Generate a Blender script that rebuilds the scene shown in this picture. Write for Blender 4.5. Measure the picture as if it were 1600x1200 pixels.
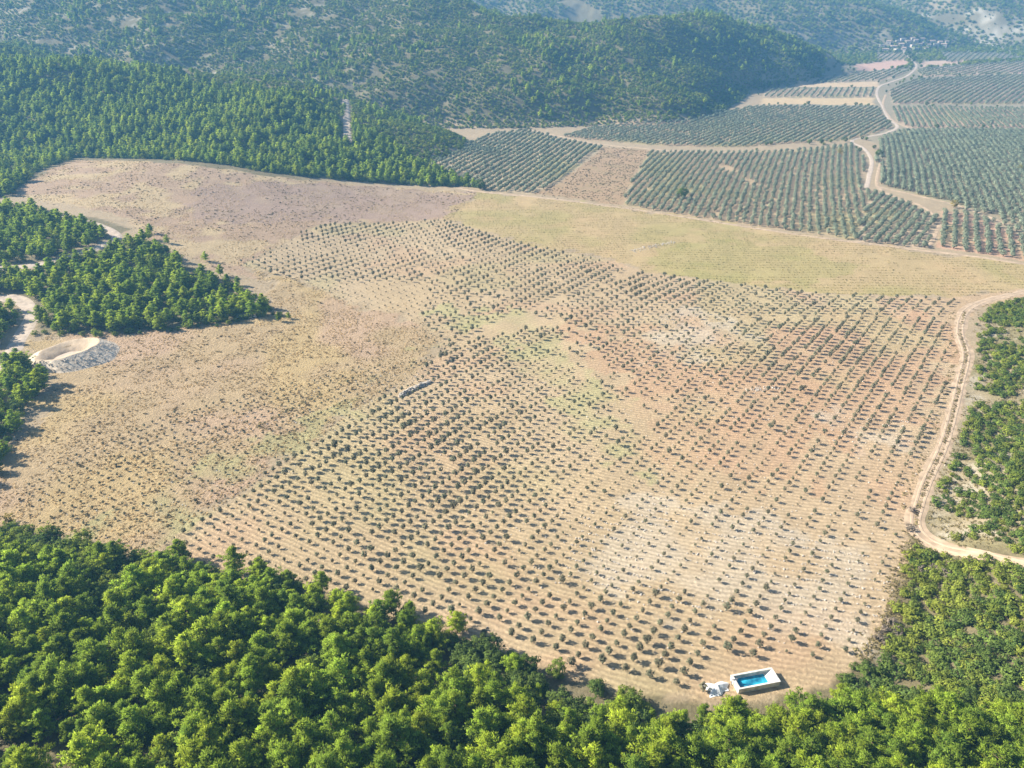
import bpy, math, random
import numpy as np

for o in list(bpy.data.objects):
    bpy.data.objects.remove(o)
S = bpy.context.scene
COL = S.collection
R = math.radians

# ------------------------------------------------------------------ camera, light, exposure
CAM_H, PITCH, FPX = 165.0, 28.0, 1150.0          # metres, degrees down, focal length in px of the 1600 px photo
cam_d = bpy.data.cameras.new('camera')
cam_d.sensor_width = 36.0
cam_d.lens = 36.0 * FPX / 1600.0
cam_d.clip_start = 1.0
cam_d.clip_end = 20000.0
cam = bpy.data.objects.new('camera', cam_d)
cam.location = (0, 0, CAM_H)
cam.rotation_euler = (R(90 - PITCH), 0, 0)
COL.objects.link(cam)
S.camera = cam

SUN_EL = 33.0
SUN_DIR = np.array([-1.0, 0.20])                  # horizontal direction towards the sun
SUN_DIR /= np.hypot(*SUN_DIR)
w = bpy.data.worlds.new('World')
S.world = w
w.use_nodes = True
nt = w.node_tree
bg = nt.nodes['Background']
sky = nt.nodes.new('ShaderNodeTexSky')
sky.sky_type = 'NISHITA'
sky.sun_disc = False
sky.sun_elevation = R(SUN_EL)
sky.sun_rotation = math.atan2(SUN_DIR[0], SUN_DIR[1])
sky.air_density = 1.0
sky.dust_density = 1.0
nt.links.new(sky.outputs[0], bg.inputs[0])
bg.inputs[1].default_value = 0.065
sun_d = bpy.data.lights.new('sun', 'SUN')
sun_d.energy = 5.0
sun_d.angle = R(0.5)
sun_d.color = (1.0, 0.92, 0.79)
sun = bpy.data.objects.new('sun', sun_d)
ce = math.cos(R(SUN_EL))
from mathutils import Vector
sv = Vector((SUN_DIR[0] * ce, SUN_DIR[1] * ce, math.sin(R(SUN_EL))))
sun.rotation_euler = sv.to_track_quat('Z', 'Y').to_euler()
sun.location = (-200, 300, 400)
COL.objects.link(sun)
S.view_settings.view_transform = 'Standard'
S.view_settings.look = 'None'
S.view_settings.gamma = 1.0
S.view_settings.use_curve_mapping = False
S.view_settings.exposure = 1.26

HAZE_DENSITY = 0.00020
HAZE_COLOR = (0.20, 0.55, 1.0)

# ------------------------------------------------------------------ small numeric helpers
rng = np.random.default_rng(7)

def vnoise(x, y, scale, seed):
    """value noise in 0..1"""
    g = np.random.default_rng(seed).random((256, 256))
    x = np.asarray(x, float) / scale + 1000.37
    y = np.asarray(y, float) / scale + 1000.71
    xi = np.floor(x).astype(int); yi = np.floor(y).astype(int)
    fx = x - xi; fy = y - yi
    fx = fx * fx * (3 - 2 * fx); fy = fy * fy * (3 - 2 * fy)
    a = g[xi % 256, yi % 256]; b = g[(xi + 1) % 256, yi % 256]
    c = g[xi % 256, (yi + 1) % 256]; d = g[(xi + 1) % 256, (yi + 1) % 256]
    return (a * (1 - fx) + b * fx) * (1 - fy) + (c * (1 - fx) + d * fx) * fy

def fbm(x, y, scale, seed, n=3):
    s = 0; a = 1; t = 0
    for i in range(n):
        s = s + a * vnoise(x, y, scale / 2 ** i, seed + i); t += a; a *= 0.5
    return s / t

def smooth(a, b, x):
    t = np.clip((x - a) / (b - a), 0, 1)
    return t * t * (3 - 2 * t)

cp, sp = math.cos(R(PITCH)), math.sin(R(PITCH))

def ray(u, v):
    x = (np.asarray(u, float) - 800) / FPX
    y = -(np.asarray(v, float) - 600) / FPX
    return np.stack([x, cp + y * sp, -sp + y * cp], -1)

def at_depth(u, v, depth):
    d = ray(u, v)
    t = depth / d[1]
    return d[0] * t, depth, CAM_H + d[2] * t

def flat(u, v):
    d = ray(u, v)
    t = CAM_H / -d[..., 2]
    return d[..., 0] * t, d[..., 1] * t

def project(x, y, z):
    X = np.asarray(x, float); Y = np.asarray(y, float); Z = np.asarray(z, float) - CAM_H
    dep = Y * cp - Z * sp
    up = Y * sp + Z * cp
    return 800 + FPX * X / dep, 600 - FPX * up / dep, dep

# ------------------------------------------------------------------ terrain
def ridge_field(x, y, pts):
    """pts: list of (x, y, z, w_front, w_back): height of a ridge falling away on both sides"""
    best = np.zeros_like(x)
    for (x0, y0, z0, a0, b0), (x1, y1, z1, a1, b1) in zip(pts[:-1], pts[1:]):
        dx, dy = x1 - x0, y1 - y0
        L2 = dx * dx + dy * dy
        t = np.clip(((x - x0) * dx + (y - y0) * dy) / L2, 0, 1)
        px, py = x0 + t * dx, y0 + t * dy
        d = np.hypot(x - px, y - py)
        side = (x - px) * dy - (y - py) * dx          # >0: right of the walking direction
        wf = a0 + t * (a1 - a0); wb = b0 + t * (b1 - b0)
        k = smooth(-.7, .7, side / (math.sqrt(L2) * (d + 1)))
        wd = wf * k + wb * (1 - k)
        z = z0 + t * (z1 - z0)
        q = np.clip(1 - d / wd, 0, 1)
        f = np.where(q > 0, q * (1.45 - 0.45 * q) * smooth(0, 0.22, q) , 0)
        best = np.maximum(best, z * f)
    return best

def rp(u, v, depth, a, b):
    x, y, z = at_depth(u, v, depth)
    return (x, y, z, a, b)

RIDGE_A = [rp(-420, 20, 1150, 420, 300), rp(-150, 42, 1130, 400, 300), rp(0, 64, 1110, 360, 280), rp(130, 88, 1080, 330, 260),
           rp(300, 118, 1030, 290, 230), rp(420, 142, 980, 250, 200), rp(540, 187, 910, 190, 160),
           rp(640, 243, 830, 130, 120), rp(720, 287, 735, 60, 60)]
RIDGE_B = [rp(-500, -110, 1850, 760, 500), rp(-100, -95, 1800, 720, 500), rp(300, -75, 1700, 640, 500), rp(520, -30, 1600, 560, 450), rp(640, -4, 1500, 480, 420),
           rp(770, 30, 1430, 400, 400), rp(860, 33, 1420, 340, 400), rp(980, 45, 1440, 180, 400),
           rp(1090, 32, 1560, 180, 400), rp(1180, 62, 1600, 145, 350), rp(1245, 113, 1620, 90, 260)]
RIDGE_B2 = [rp(840, 42, 1400, 210, 330), rp(880, 95, 1290, 170, 280), rp(930, 150, 1190, 110, 170)]
RIDGE_C = [rp(700, -45, 2700, 800, 500), rp(950, -22, 2600, 700, 500), rp(1150, -18, 2500, 600, 500),
           rp(1240, 5, 2450, 500, 500), rp(1330, 50, 2350, 330, 400)]
RIDGE_D = [rp(1400, 30, 3000, 500, 500), rp(1500, 0, 2900, 700, 500), rp(1620, -30, 2700, 760, 500), rp(1900, -40, 2500, 800, 500)]
RIDGE_E = [rp(-800, -20, 4300, 1500, 800), rp(400, -20, 4300, 1500, 800), rp(900, -20, 4300, 1500, 800), rp(1300, -20, 4200, 1500, 800),
           rp(1700, -20, 4200, 1500, 800), rp(2600, -20, 4200, 1500, 800)]

EDGE_PX = [(-260, 795), (-100, 800), (100, 838), (240, 872), (420, 908), (560, 938), (640, 965), (700, 990),
           (800, 1020), (900, 1055), (1000, 1082), (1100, 1104), (1190, 1100), (1290, 1070), (1365, 1020), (1395, 940), (1415, 860), (1430, 820),
           (1470, 720), (1500, 640), (1510, 540), (1540, 490), (1640, 455)]
EDGE = np.stack(flat(np.array([p[0] for p in EDGE_PX]), np.array([p[1] for p in EDGE_PX])), -1)

def inside(x, y, poly):
    x = np.asarray(x, float); y = np.asarray(y, float)
    r = np.zeros(x.shape, bool)
    n = len(poly)
    for i in range(n):
        x0, y0 = poly[i]; x1, y1 = poly[(i + 1) % n]
        if y0 == y1:
            continue
        c = ((y0 > y) != (y1 > y)) & (x < (x1 - x0) * (y - y0) / (y1 - y0) + x0)
        r ^= c
    return r

def dist_line(x, y, pts):
    best = np.full(np.shape(x), 1e9)
    for (x0, y0), (x1, y1) in zip(pts[:-1], pts[1:]):
        dx, dy = x1 - x0, y1 - y0
        t = np.clip(((x - x0) * dx + (y - y0) * dy) / (dx * dx + dy * dy), 0, 1)
        best = np.minimum(best, np.hypot(x - x0 - t * dx, y - y0 - t * dy))
    return best

POND = (-227.0, 342.0)
FRONT = np.vstack([EDGE, [(900, EDGE[-1][1]), (900, -200), (-900, -200), (-900, EDGE[0][1])]])

def terrain_exact(x, y, hill_only=False):
    x = np.asarray(x, float); y = np.asarray(y, float)
    z = 0.04 * np.maximum(y - 1150, 0) ** 1.0 * smooth(1050, 1400, y)
    z = np.where(y > 2600, 0.04 * 1450 + 0.02 * (y - 2600), z)
    # hills with gullies
    wx = x + 60 * (fbm(x, y, 220, 11) - 0.5); wy = y + 60 * (fbm(x, y, 220, 15) - 0.5)
    A = ridge_field(wx * 0.35 + x * 0.65, wy * 0.35 + y * 0.65, RIDGE_A)
    B = np.maximum(ridge_field(wx * 0.4 + x * 0.6, wy * 0.4 + y * 0.6, RIDGE_B), ridge_field(wx * 0.3 + x * 0.7, wy * 0.3 + y * 0.7, RIDGE_B2))
    C = np.maximum(ridge_field(wx, wy, RIDGE_C), ridge_field(wx, wy, RIDGE_D))
    E_ = ridge_field(wx, wy, RIDGE_E)
    hz = np.maximum(np.maximum(A, B), np.maximum(C, E_))
    g = (fbm(x, y, 150, 21, 4) - 0.5)
    hz = hz + g * np.clip(hz, 0, 70) * 0.62 + (fbm(x, y, 62, 26, 3) - .5) * np.clip(hz, 0, 40) * .42
    if hill_only:
        return hz
    z = np.maximum(z, 0) + hz
    # the left of the valley lifts gently, with the dry mound below the spur
    z = z + 16 * smooth(-60, -330, x) * smooth(330, 520, y) * (1 - smooth(900, 1150, y))
    z = z + 10 * np.exp(-(((x + 330) / 150) ** 2 + ((y - 690) / 75) ** 2))
    # foreground hillside under the wood, rising towards the camera
    ins = inside(x, y, FRONT)
    d = dist_line(x, y, EDGE)
    rise = np.where(ins, np.where(x > 190, 0.10, 0.30) * d * smooth(0, 25, d), 0)
    rise = np.minimum(rise, 42)
    z = z + rise
    z = z - 3.2 * (1 - smooth(9.0, 14.5, np.hypot(x - POND[0], y - POND[1])))
    z = z + 1.6 * (fbm(x, y, 90, 31) - 0.5) + 0.35 * (vnoise(x, y, 14, 35) - 0.5)
    return z

def lines(segs):
    out = [segs[0][0]]
    for a, b, s in segs:
        n = max(1, int(round((b - a) / s)))
        out += list(np.linspace(a, b, n + 1)[1:])
    return np.array(out)

gx = lines([(-3600, -1600, 50), (-1600, -900, 14), (-900, -340, 6), (-340, 400, 2.3), (400, 900, 6), (900, 1700, 12), (1700, 3600, 50)])
gy = lines([(20, 110, 4), (110, 760, 2.3), (760, 1750, 5), (1750, 3000, 16), (3000, 5200, 50)])
NX, NY = len(gx), len(gy)
X, Y = np.meshgrid(gx, gy)
HH = terrain_exact(X, Y)
HILL = terrain_exact(X, Y, True)
X = X.ravel(); Y = Y.ravel(); H = HH.ravel()

def hill_height(x, y):
    i = np.clip(np.searchsorted(gx, x), 0, NX - 1); j = np.clip(np.searchsorted(gy, y), 0, NY - 1)
    return HILL[j, i]

def terrain(x, y):
    """height of the built ground mesh at any point"""
    x = np.clip(np.asarray(x, float), gx[0], gx[-1]); y = np.clip(np.asarray(y, float), gy[0], gy[-1])
    i = np.clip(np.searchsorted(gx, x) - 1, 0, NX - 2); j = np.clip(np.searchsorted(gy, y) - 1, 0, NY - 2)
    fx = (x - gx[i]) / (gx[i + 1] - gx[i]); fy = (y - gy[j]) / (gy[j + 1] - gy[j])
    return (HH[j, i] * (1 - fx) + HH[j, i + 1] * fx) * (1 - fy) + (HH[j + 1, i] * (1 - fx) + HH[j + 1, i + 1] * fx) * fy

def P(u, v):
    """the point of the ground seen in the photo at (u, v)"""
    u = np.atleast_1d(np.asarray(u, float)); v = np.atleast_1d(np.asarray(v, float))
    d = ray(u, v)
    d = d / np.linalg.norm(d, axis=1)[:, None]
    t = np.full(len(u), 60.0); done = np.zeros(len(u), bool); prev = t.copy()
    for _ in range(600):
        x = d[:, 0] * t; y = d[:, 1] * t; z = CAM_H + d[:, 2] * t
        hit = (z <= terrain(x, y)) & ~done
        done |= hit
        if done.all() or t.max() > 7000:
            break
        prev = np.where(done, prev, t)
        t = np.where(done, t, t + np.maximum(3.0, t * 0.012))
    lo, hi = prev, t
    for _ in range(18):
        m = (lo + hi) / 2
        b = CAM_H + d[:, 2] * m <= terrain(d[:, 0] * m, d[:, 1] * m)
        hi = np.where(b, m, hi); lo = np.where(b, lo, m)
    return np.stack([d[:, 0] * hi, d[:, 1] * hi], -1)

def PP(pts):
    return P([p[0] for p in pts], [p[1] for p in pts])

# ------------------------------------------------------------------ zones of the ground (photo outline -> ground polygons)
ZP = {
    'orchard_soil': [(225, 860), (330, 800), (480, 700), (560, 640), (640, 590), (700, 545), (640, 495), (560, 480), (480, 440), (380, 415), (500, 350), (690, 342), (830, 385), (960, 408), (1010, 425), (1130, 440), (1300, 460), (1480, 465), (1600, 452), (1640, 455),
                     (1540, 478), (1500, 500), (1515, 545), (1490, 650), (1440, 780), (1420, 850), (1400, 930), (1370, 1015), (1290, 1068), (1190, 1100), (1100, 1104), (1000, 1082), (900, 1055), (800, 1020), (700, 990), (640, 965), (560, 938), (420, 908)],
    'mid_dry': [(60, 525), (200, 520), (430, 495), (420, 440), (380, 415), (480, 440), (560, 480), (640, 495), (700, 545), (560, 640), (480, 700), (330, 800), (225, 870), (100, 838), (-100, 800), (-60, 760), (30, 690), (90, 600)],
    'top_dry': [(20, 305), (60, 275), (120, 250), (260, 255), (420, 275), (600, 292), (745, 300), (700, 342), (500, 350), (380, 415), (420, 440), (330, 420), (240, 380), (200, 340), (120, 320)],
    'meadow': [(690, 342), (745, 300), (960, 322), (1250, 366), (1600, 414), (1680, 425), (1640, 455), (1480, 465), (1300, 460), (1130, 440), (1010, 425), (960, 408), (830, 385)],
    'fallow': [(835, 303), (875, 285), (945, 230), (1015, 234), (985, 285), (970, 320)],
    'right_scrub': [(1700, 440), (1540, 488), (1525, 540), (1505, 640), (1450, 780), (1450, 830), (1500, 855), (1700, 890), (1900, 700)],
    'reddish': [(850, 520), (1000, 620), (1060, 740), (1200, 760), (1480, 640), (1500, 500), (1300, 470), (1200, 560), (1060, 560), (950, 500)],
    'grassy': [(820, 480), (860, 520), (960, 600), (1010, 690), (990, 740), (900, 700), (850, 600), (760, 520), (660, 510), (700, 480)],
    'grassy2': [(100, 838), (225, 865), (330, 795), (520, 680), (640, 560), (760, 500), (700, 500), (560, 620), (380, 700), (230, 770)],
    'grassy3': [(1000, 400), (1100, 375), (1250, 385), (1350, 420), (1250, 445), (1080, 440), (1010, 420)],
    'stony': [(900, 830), (1050, 780), (1380, 860), (1390, 940), (1340, 1010), (1150, 960), (1000, 950), (880, 900)],
    'stony2': [(1290, 640), (1450, 660), (1440, 700), (1300, 690)],
    'stony3': [(980, 500), (1100, 480), (1180, 520), (1100, 560), (1000, 560)],
    'purple': [(330, 285), (600, 292), (745, 300), (690, 342), (500, 345), (350, 350), (300, 320)],
}
Z = {k: PP(p) for k, p in ZP.items()}

def orch(poly, dirpx, sp_row, sp_tree, soil, size=1.0, miss=0.04):
    return dict(poly=PP(poly), dirpx=dirpx, sr=sp_row, st=sp_tree, soil=soil, size=size, miss=miss)

ORCH = [
    orch([(640, 258), (690, 226), (760, 212), (820, 203), (860, 214), (940, 231), (870, 286), (832, 303), (752, 297), (690, 276)], ((790, 290), (870, 235)), 7.4, 4.5, (.40, .32, .22), 1.0),
    orch([(1016, 238), (1150, 238), (1240, 236), (1330, 226), (1352, 250), (1346, 296), (1362, 300), (1335, 376), (1250, 363), (1100, 342), (972, 320), (988, 285)], ((1240, 340), (1254, 250)), 6.3, 4.6, (.40, .30, .20), 0.9),
    orch([(1362, 300), (1400, 312), (1466, 343), (1450, 389), (1338, 377)], ((1395, 370), (1432, 326)), 6.4, 4.4, (.44, .34, .25), 1.0),
    orch([(930, 200), (1000, 180), (1060, 170), (1180, 166), (1372, 168), (1392, 200), (1335, 218), (1150, 230), (1010, 226), (880, 214)], ((1050, 215), (1120, 190)), 7.4, 4.8, (.40, .30, .2), 1.0),
    orch([(1375, 218), (1410, 205), (1500, 203), (1700, 205), (1700, 400), (1600, 366), (1500, 325), (1420, 300), (1378, 290), (1368, 250)], ((1520, 300), (1495, 250)), 6.2, 5.0, (.30, .25, .18), 1.15),
    orch([(1474, 345), (1470, 330), (1520, 335), (1600, 372), (1700, 405), (1700, 425), (1600, 408), (1462, 386)], ((1550, 395), (1546, 360)), 7.4, 4.3, (.46, .30, .22), 1.0),
    orch([(1395, 168), (1700, 170), (1700, 200), (1420, 200), (1400, 188)], ((1500, 195), (1480, 172)), 7.6, 5, (.42, .31, .23), 1.0),
    orch([(1390, 140), (1430, 125), (1560, 118), (1700, 118), (1700, 163), (1395, 163)], ((1480, 150), (1520, 130)), 8.6, 5, (.44, .33, .25), 1.05),
    orch([(1200, 138), (1372, 138), (1366, 152), (1190, 152)], ((1270, 150), (1280, 138)), 10, 6, (.44, .34, .24), 1.0),
    orch([(1250, 112), (1375, 110), (1420, 112), (1380, 126), (1230, 124)], ((1310, 124), (1330, 112)), 10, 6, (.40, .32, .24), 1.0),
    orch([(1430, 108), (1540, 100), (1700, 92), (1700, 112), (1440, 120)], ((1500, 116), (1540, 103)), 11, 6, (.45, .33, .26), 1.0),
    orch([(1215, 78), (1290, 98), (1290, 108), (1240, 106), (1215, 90)], ((1240, 104), (1262, 92)), 11, 6, (.42, .33, .26), 1.0),
    orch([(1370, 84), (1420, 82), (1418, 95), (1370, 96)], ((1385, 95), (1400, 84)), 11, 6, (.42, .33, .26), 1.0),
    orch([(1470, 82), (1560, 84), (1620, 92), (1480, 98)], ((1510, 96), (1525, 84)), 11, 6, (.34, .30, .25), 1.1),
]
TAN = [PP([(1190, 153), (1366, 153), (1366, 164), (1190, 163)]), PP([(1250, 126), (1372, 127), (1372, 136), (1240, 136)]),
       PP([(1330, 100), (1415, 93), (1420, 103), (1338, 110)]), PP([(1440, 96), (1530, 93), (1500, 100), (1440, 106)]),
       PP([(1215, 75), (1310, 93), (1330, 110), (1290, 103), (1230, 90)]), PP([(1550, 100), (1610, 108), (1590, 112), (1545, 106)])]
BARE = [PP([(1450, 0), (1490, -4), (1495, 12), (1445, 12)]), PP([(1270, 10), (1295, 15), (1290, 40), (1275, 30)]), PP([(1240, 40), (1300, 55), (1290, 68), (1245, 55)]),
        PP([(1005, 37), (1075, 34), (1060, 43), (1010, 44)])]
ROCKY = PP([(1420, 20), (1490, 15), (1600, 30), (1680, 60), (1680, 140), (1600, 100), (1560, 78), (1500, 50)])

# row geometry of the planted field: rows y = k*DY + G(x), columns lean by LEAN
GX = np.array([-400, -120, -51, 6, 61, 106, 183, 420.0])
GS = np.array([-.60, -.58, -.57, -.445, -.27, -.18, -.14, -.12])
_xs = np.linspace(-400, 420, 821)
_gs = np.interp(_xs, GX, GS)
_gi = np.concatenate([[0], np.cumsum((_gs[1:] + _gs[:-1]) / 2 * np.diff(_xs))])
def GROW(x):
    return np.interp(x, _xs, _gi)

# ------------------------------------------------------------------ ground meshes
def mixc(c, m, col):
    m = np.clip(m, 0, 1)[:, None]
    return c * (1 - m) + np.array(col) * m

def soft(poly, edge=4.0, amp=5.0, seed=1):
    jx = X + amp * (fbm(X, Y, 12, seed * 7 + 3, 2) - 0.5) * 2
    jy = Y + amp * (fbm(X, Y, 12, seed * 7 + 5, 2) - 0.5) * 2
    return inside(jx, jy, poly).astype(float)

hillm = HILL.ravel()
C = np.zeros((len(X), 3))
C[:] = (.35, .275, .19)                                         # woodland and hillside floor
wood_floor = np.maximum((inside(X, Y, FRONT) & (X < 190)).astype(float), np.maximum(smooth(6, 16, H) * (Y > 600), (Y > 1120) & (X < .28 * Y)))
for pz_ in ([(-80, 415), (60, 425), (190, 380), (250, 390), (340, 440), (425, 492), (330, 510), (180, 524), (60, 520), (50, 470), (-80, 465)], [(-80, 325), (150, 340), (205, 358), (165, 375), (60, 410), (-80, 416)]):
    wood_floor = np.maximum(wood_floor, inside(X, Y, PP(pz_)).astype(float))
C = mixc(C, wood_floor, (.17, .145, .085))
C = mixc(C, wood_floor * 0.45 * smooth(.55, .75, fbm(X, Y, 11, 41)), (.25, .21, .14))
C = mixc(C, (hillm > 25) * smooth(.62, .70, fbm(X, Y, 7, 46, 2)) * .7 * smooth(100, -500, X), (.46, .43, .38))
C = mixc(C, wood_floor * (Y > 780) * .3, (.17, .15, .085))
C = mixc(C, 0.8 * ((X > 450) & (Y > 900) & (H < 80)), (.27, .24, .18))
C = mixc(C, soft(ROCKY, amp=12) * (.25 + .75 * smooth(.5, .58, fbm(X, Y, 22, 43, 2))) * smooth(.36, .5, fbm(X, Y, 90, 47, 3)) * .85, (.42, .385, .33))
for i, b in enumerate(BARE):
    C = mixc(C, soft(b, amp=14, seed=60 + i) * .6, (.38, .30, .21))
orch_mask = np.zeros(len(X), bool)
for i, o in enumerate(ORCH):
    m = soft(o['poly'], amp=2.5, seed=10 + i) * (hillm < 5)
    orch_mask |= m > 0
    C = mixc(C, m, o['soil'])
    C = mixc(C, m * 0.7 * smooth(.5, .75, fbm(X, Y, 60, 140 + i)), (.33, .30, .15))
for i, b in enumerate(TAN):
    m = soft(b, amp=3, seed=30 + i) * (hillm < 6); orch_mask |= m > 0
    C = mixc(C, m, [(.50, .38, .24), (.50, .38, .26), (.50, .33, .27), (.48, .35, .28), (.46, .36, .28), (.5, .38, .3)][i])
m_top = soft(Z['top_dry'], seed=2); m_mid = soft(Z['mid_dry'], seed=3, amp=14); m_mea = soft(Z['meadow'], seed=4, amp=13)
m_orc = soft(Z['orchard_soil'], seed=5, amp=3); m_fal = soft(Z['fallow'], seed=6, amp=3); m_scr = soft(Z['right_scrub'], seed=7)
f1 = fbm(X, Y, 45, 51); f2 = fbm(X, Y, 18, 55); f3 = fbm(X, Y, 7, 58)
C = mixc(C, m_top, (.37, .265, .19))
C = mixc(C, m_top * smooth(.45, .65, f2) * .8, (.46, .36, .22))
C = mixc(C, soft(Z['purple'], seed=8, amp=16) * .75, (.33, .24, .20))
C = mixc(C, m_mid, (.40, .30, .185))
C = mixc(C, m_mid * smooth(.48, .62, f1) * .7, (.44, .33, .17))
C = mixc(C, m_mid * smooth(.5, .7, f3) * .3, (.31, .235, .14))
C = mixc(C, m_mid * smooth(.55, .7, fbm(X, Y, 60, 71)) * .6, (.42, .29, .22))
C = mixc(C, m_fal, (.34, .24, .155))
C = mixc(C, m_fal * smooth(.5, .7, f3) * .5, (.26, .21, .12))
C = mixc(C, m_mea, (.40, .305, .17))
C = mixc(C, m_mea * smooth(.40, .65, f1) * .7, (.33, .285, .125))
C = mixc(C, m_mea * smooth(.5, .65, f2) * .45, (.43, .31, .18))
C = mixc(C, soft(Z['grassy3'], seed=9, amp=14) * m_mea * .4, (.29, .28, .10))
C = mixc(C, m_orc, (.415, .318, .205))
C = mixc(C, m_orc * smooth(20, 150, X) * .6, (.43, .30, .20))
C = mixc(C, m_orc * smooth(.45, .7, f1) * .6, (.45, .35, .24))
C = mixc(C, soft(Z['reddish'], seed=10, amp=25) * m_orc * .62 * smooth(.25, .6, f2 * .5 + f1 * .5), (.43, .272, .175))
C = mixc(C, m_orc * smooth(.56, .72, fbm(X, Y, 30, 81)) * .35, (.46, .295, .2))
C = mixc(C, soft(Z['grassy'], seed=11, amp=20) * .8 * smooth(.25, .6, f2 * .6 + f3 * .4), (.375, .345, .185))
C = mixc(C, soft(Z['grassy2'], seed=12, amp=14) * .8 * smooth(.3, .6, f2), (.35, .32, .165))
C = mixc(C, m_orc * smooth(.55, .7, fbm(X, Y, 55, 85)) * .5, (.385, .335, .19))
for k, s in (('stony', 13), ('stony2', 14), ('stony3', 15)):
    C = mixc(C, soft(Z[k], seed=s, amp=18) * .5 * smooth(.35, .6, f2), (.48, .42, .35))
C = mixc(C, m_scr * .9, (.33, .275, .19))
C = mixc(C, m_scr * smooth(.38, .6, f2) * .85, (.20, .175, .09))
C = mixc(C, m_scr * smooth(.6, .75, f3) * .6, (.42, .38, .32))
# stubbly scrub strip between field and front wood
C *= (0.90 + 0.2 * fbm(X, Y, 5, 91, 2))[:, None] * np.array([.985, .975, .90])

furrow = np.clip(m_orc + 0.9 * m_mea, 0, 1)
rowc = Y - GROW(X)
tuft = np.clip(m_mid + m_top, 0, 1)

faces_i = np.arange((NY - 1) * (NX - 1))
fj, fi = faces_i // (NX - 1), faces_i % (NX - 1)
quad = np.stack([fj * NX + fi, fj * NX + fi + 1, (fj + 1) * NX + fi + 1, (fj + 1) * NX + fi], 1)

# finite-difference normals so that the pieces of the ground meet without a seam
dzy = np.gradient(HH, gy, axis=0); dzx = np.gradient(HH, gx, axis=1)
NRM = np.stack([-dzx.ravel(), -dzy.ravel(), np.ones(len(X))], 1)
NRM /= np.linalg.norm(NRM, axis=1)[:, None]

def new_mesh(name, verts, loops_quad, mat=None, smooth_shade=True, normals=None):
    me = bpy.data.meshes.new(name)
    nv, nf = len(verts), len(loops_quad)
    k = loops_quad.shape[1]
    me.vertices.add(nv)
    me.vertices.foreach_set('co', np.asarray(verts, np.float32).ravel())
    me.loops.add(nf * k)
    me.loops.foreach_set('vertex_index', loops_quad.astype(np.int32).ravel())
    me.polygons.add(nf)
    me.polygons.foreach_set('loop_start', np.arange(0, nf * k, k, dtype=np.int32))
    me.polygons.foreach_set('loop_total', np.full(nf, k, np.int32))
    me.update(calc_edges=True)
    me.validate()
    me.polygons.foreach_set('use_smooth', np.full(len(me.polygons), bool(smooth_shade)))
    if normals is not None:
        me.normals_split_custom_set_from_vertices(np.asarray(normals, np.float32).tolist())
    if mat:
        me.materials.append(mat)
    return me

def add_col(me, name, arr):
    a = me.color_attributes.new(name, 'FLOAT_COLOR', 'POINT')
    d = np.ones((len(me.vertices), 4), np.float32)
    d[:, :3] = arr
    a.data.foreach_set('color', d.ravel())

def add_float(me, name, arr):
    a = me.attributes.new(name, 'FLOAT', 'POINT')
    a.data.foreach_set('value', np.asarray(arr, np.float32))

# ------------------------------------------------------------------ materials
def mat_new(name):
    m = bpy.data.materials.new(name)
    m.use_nodes = True
    n = m.node_tree.nodes
    b = n['Principled BSDF']
    b.inputs['Roughness'].default_value = 0.9
    b.inputs['Specular IOR Level'].default_value = 0.15
    return m, n, m.node_tree.links, b

def math_node(n, l, op, a, b=None):
    k = n.new('ShaderNodeMath'); k.operation = op
    for i, v in enumerate((a, b)):
        if v is None:
            continue
        if isinstance(v, (int, float)):
            k.inputs[i].default_value = v
        else:
            l.new(v, k.inputs[i])
    return k.outputs[0]

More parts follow.
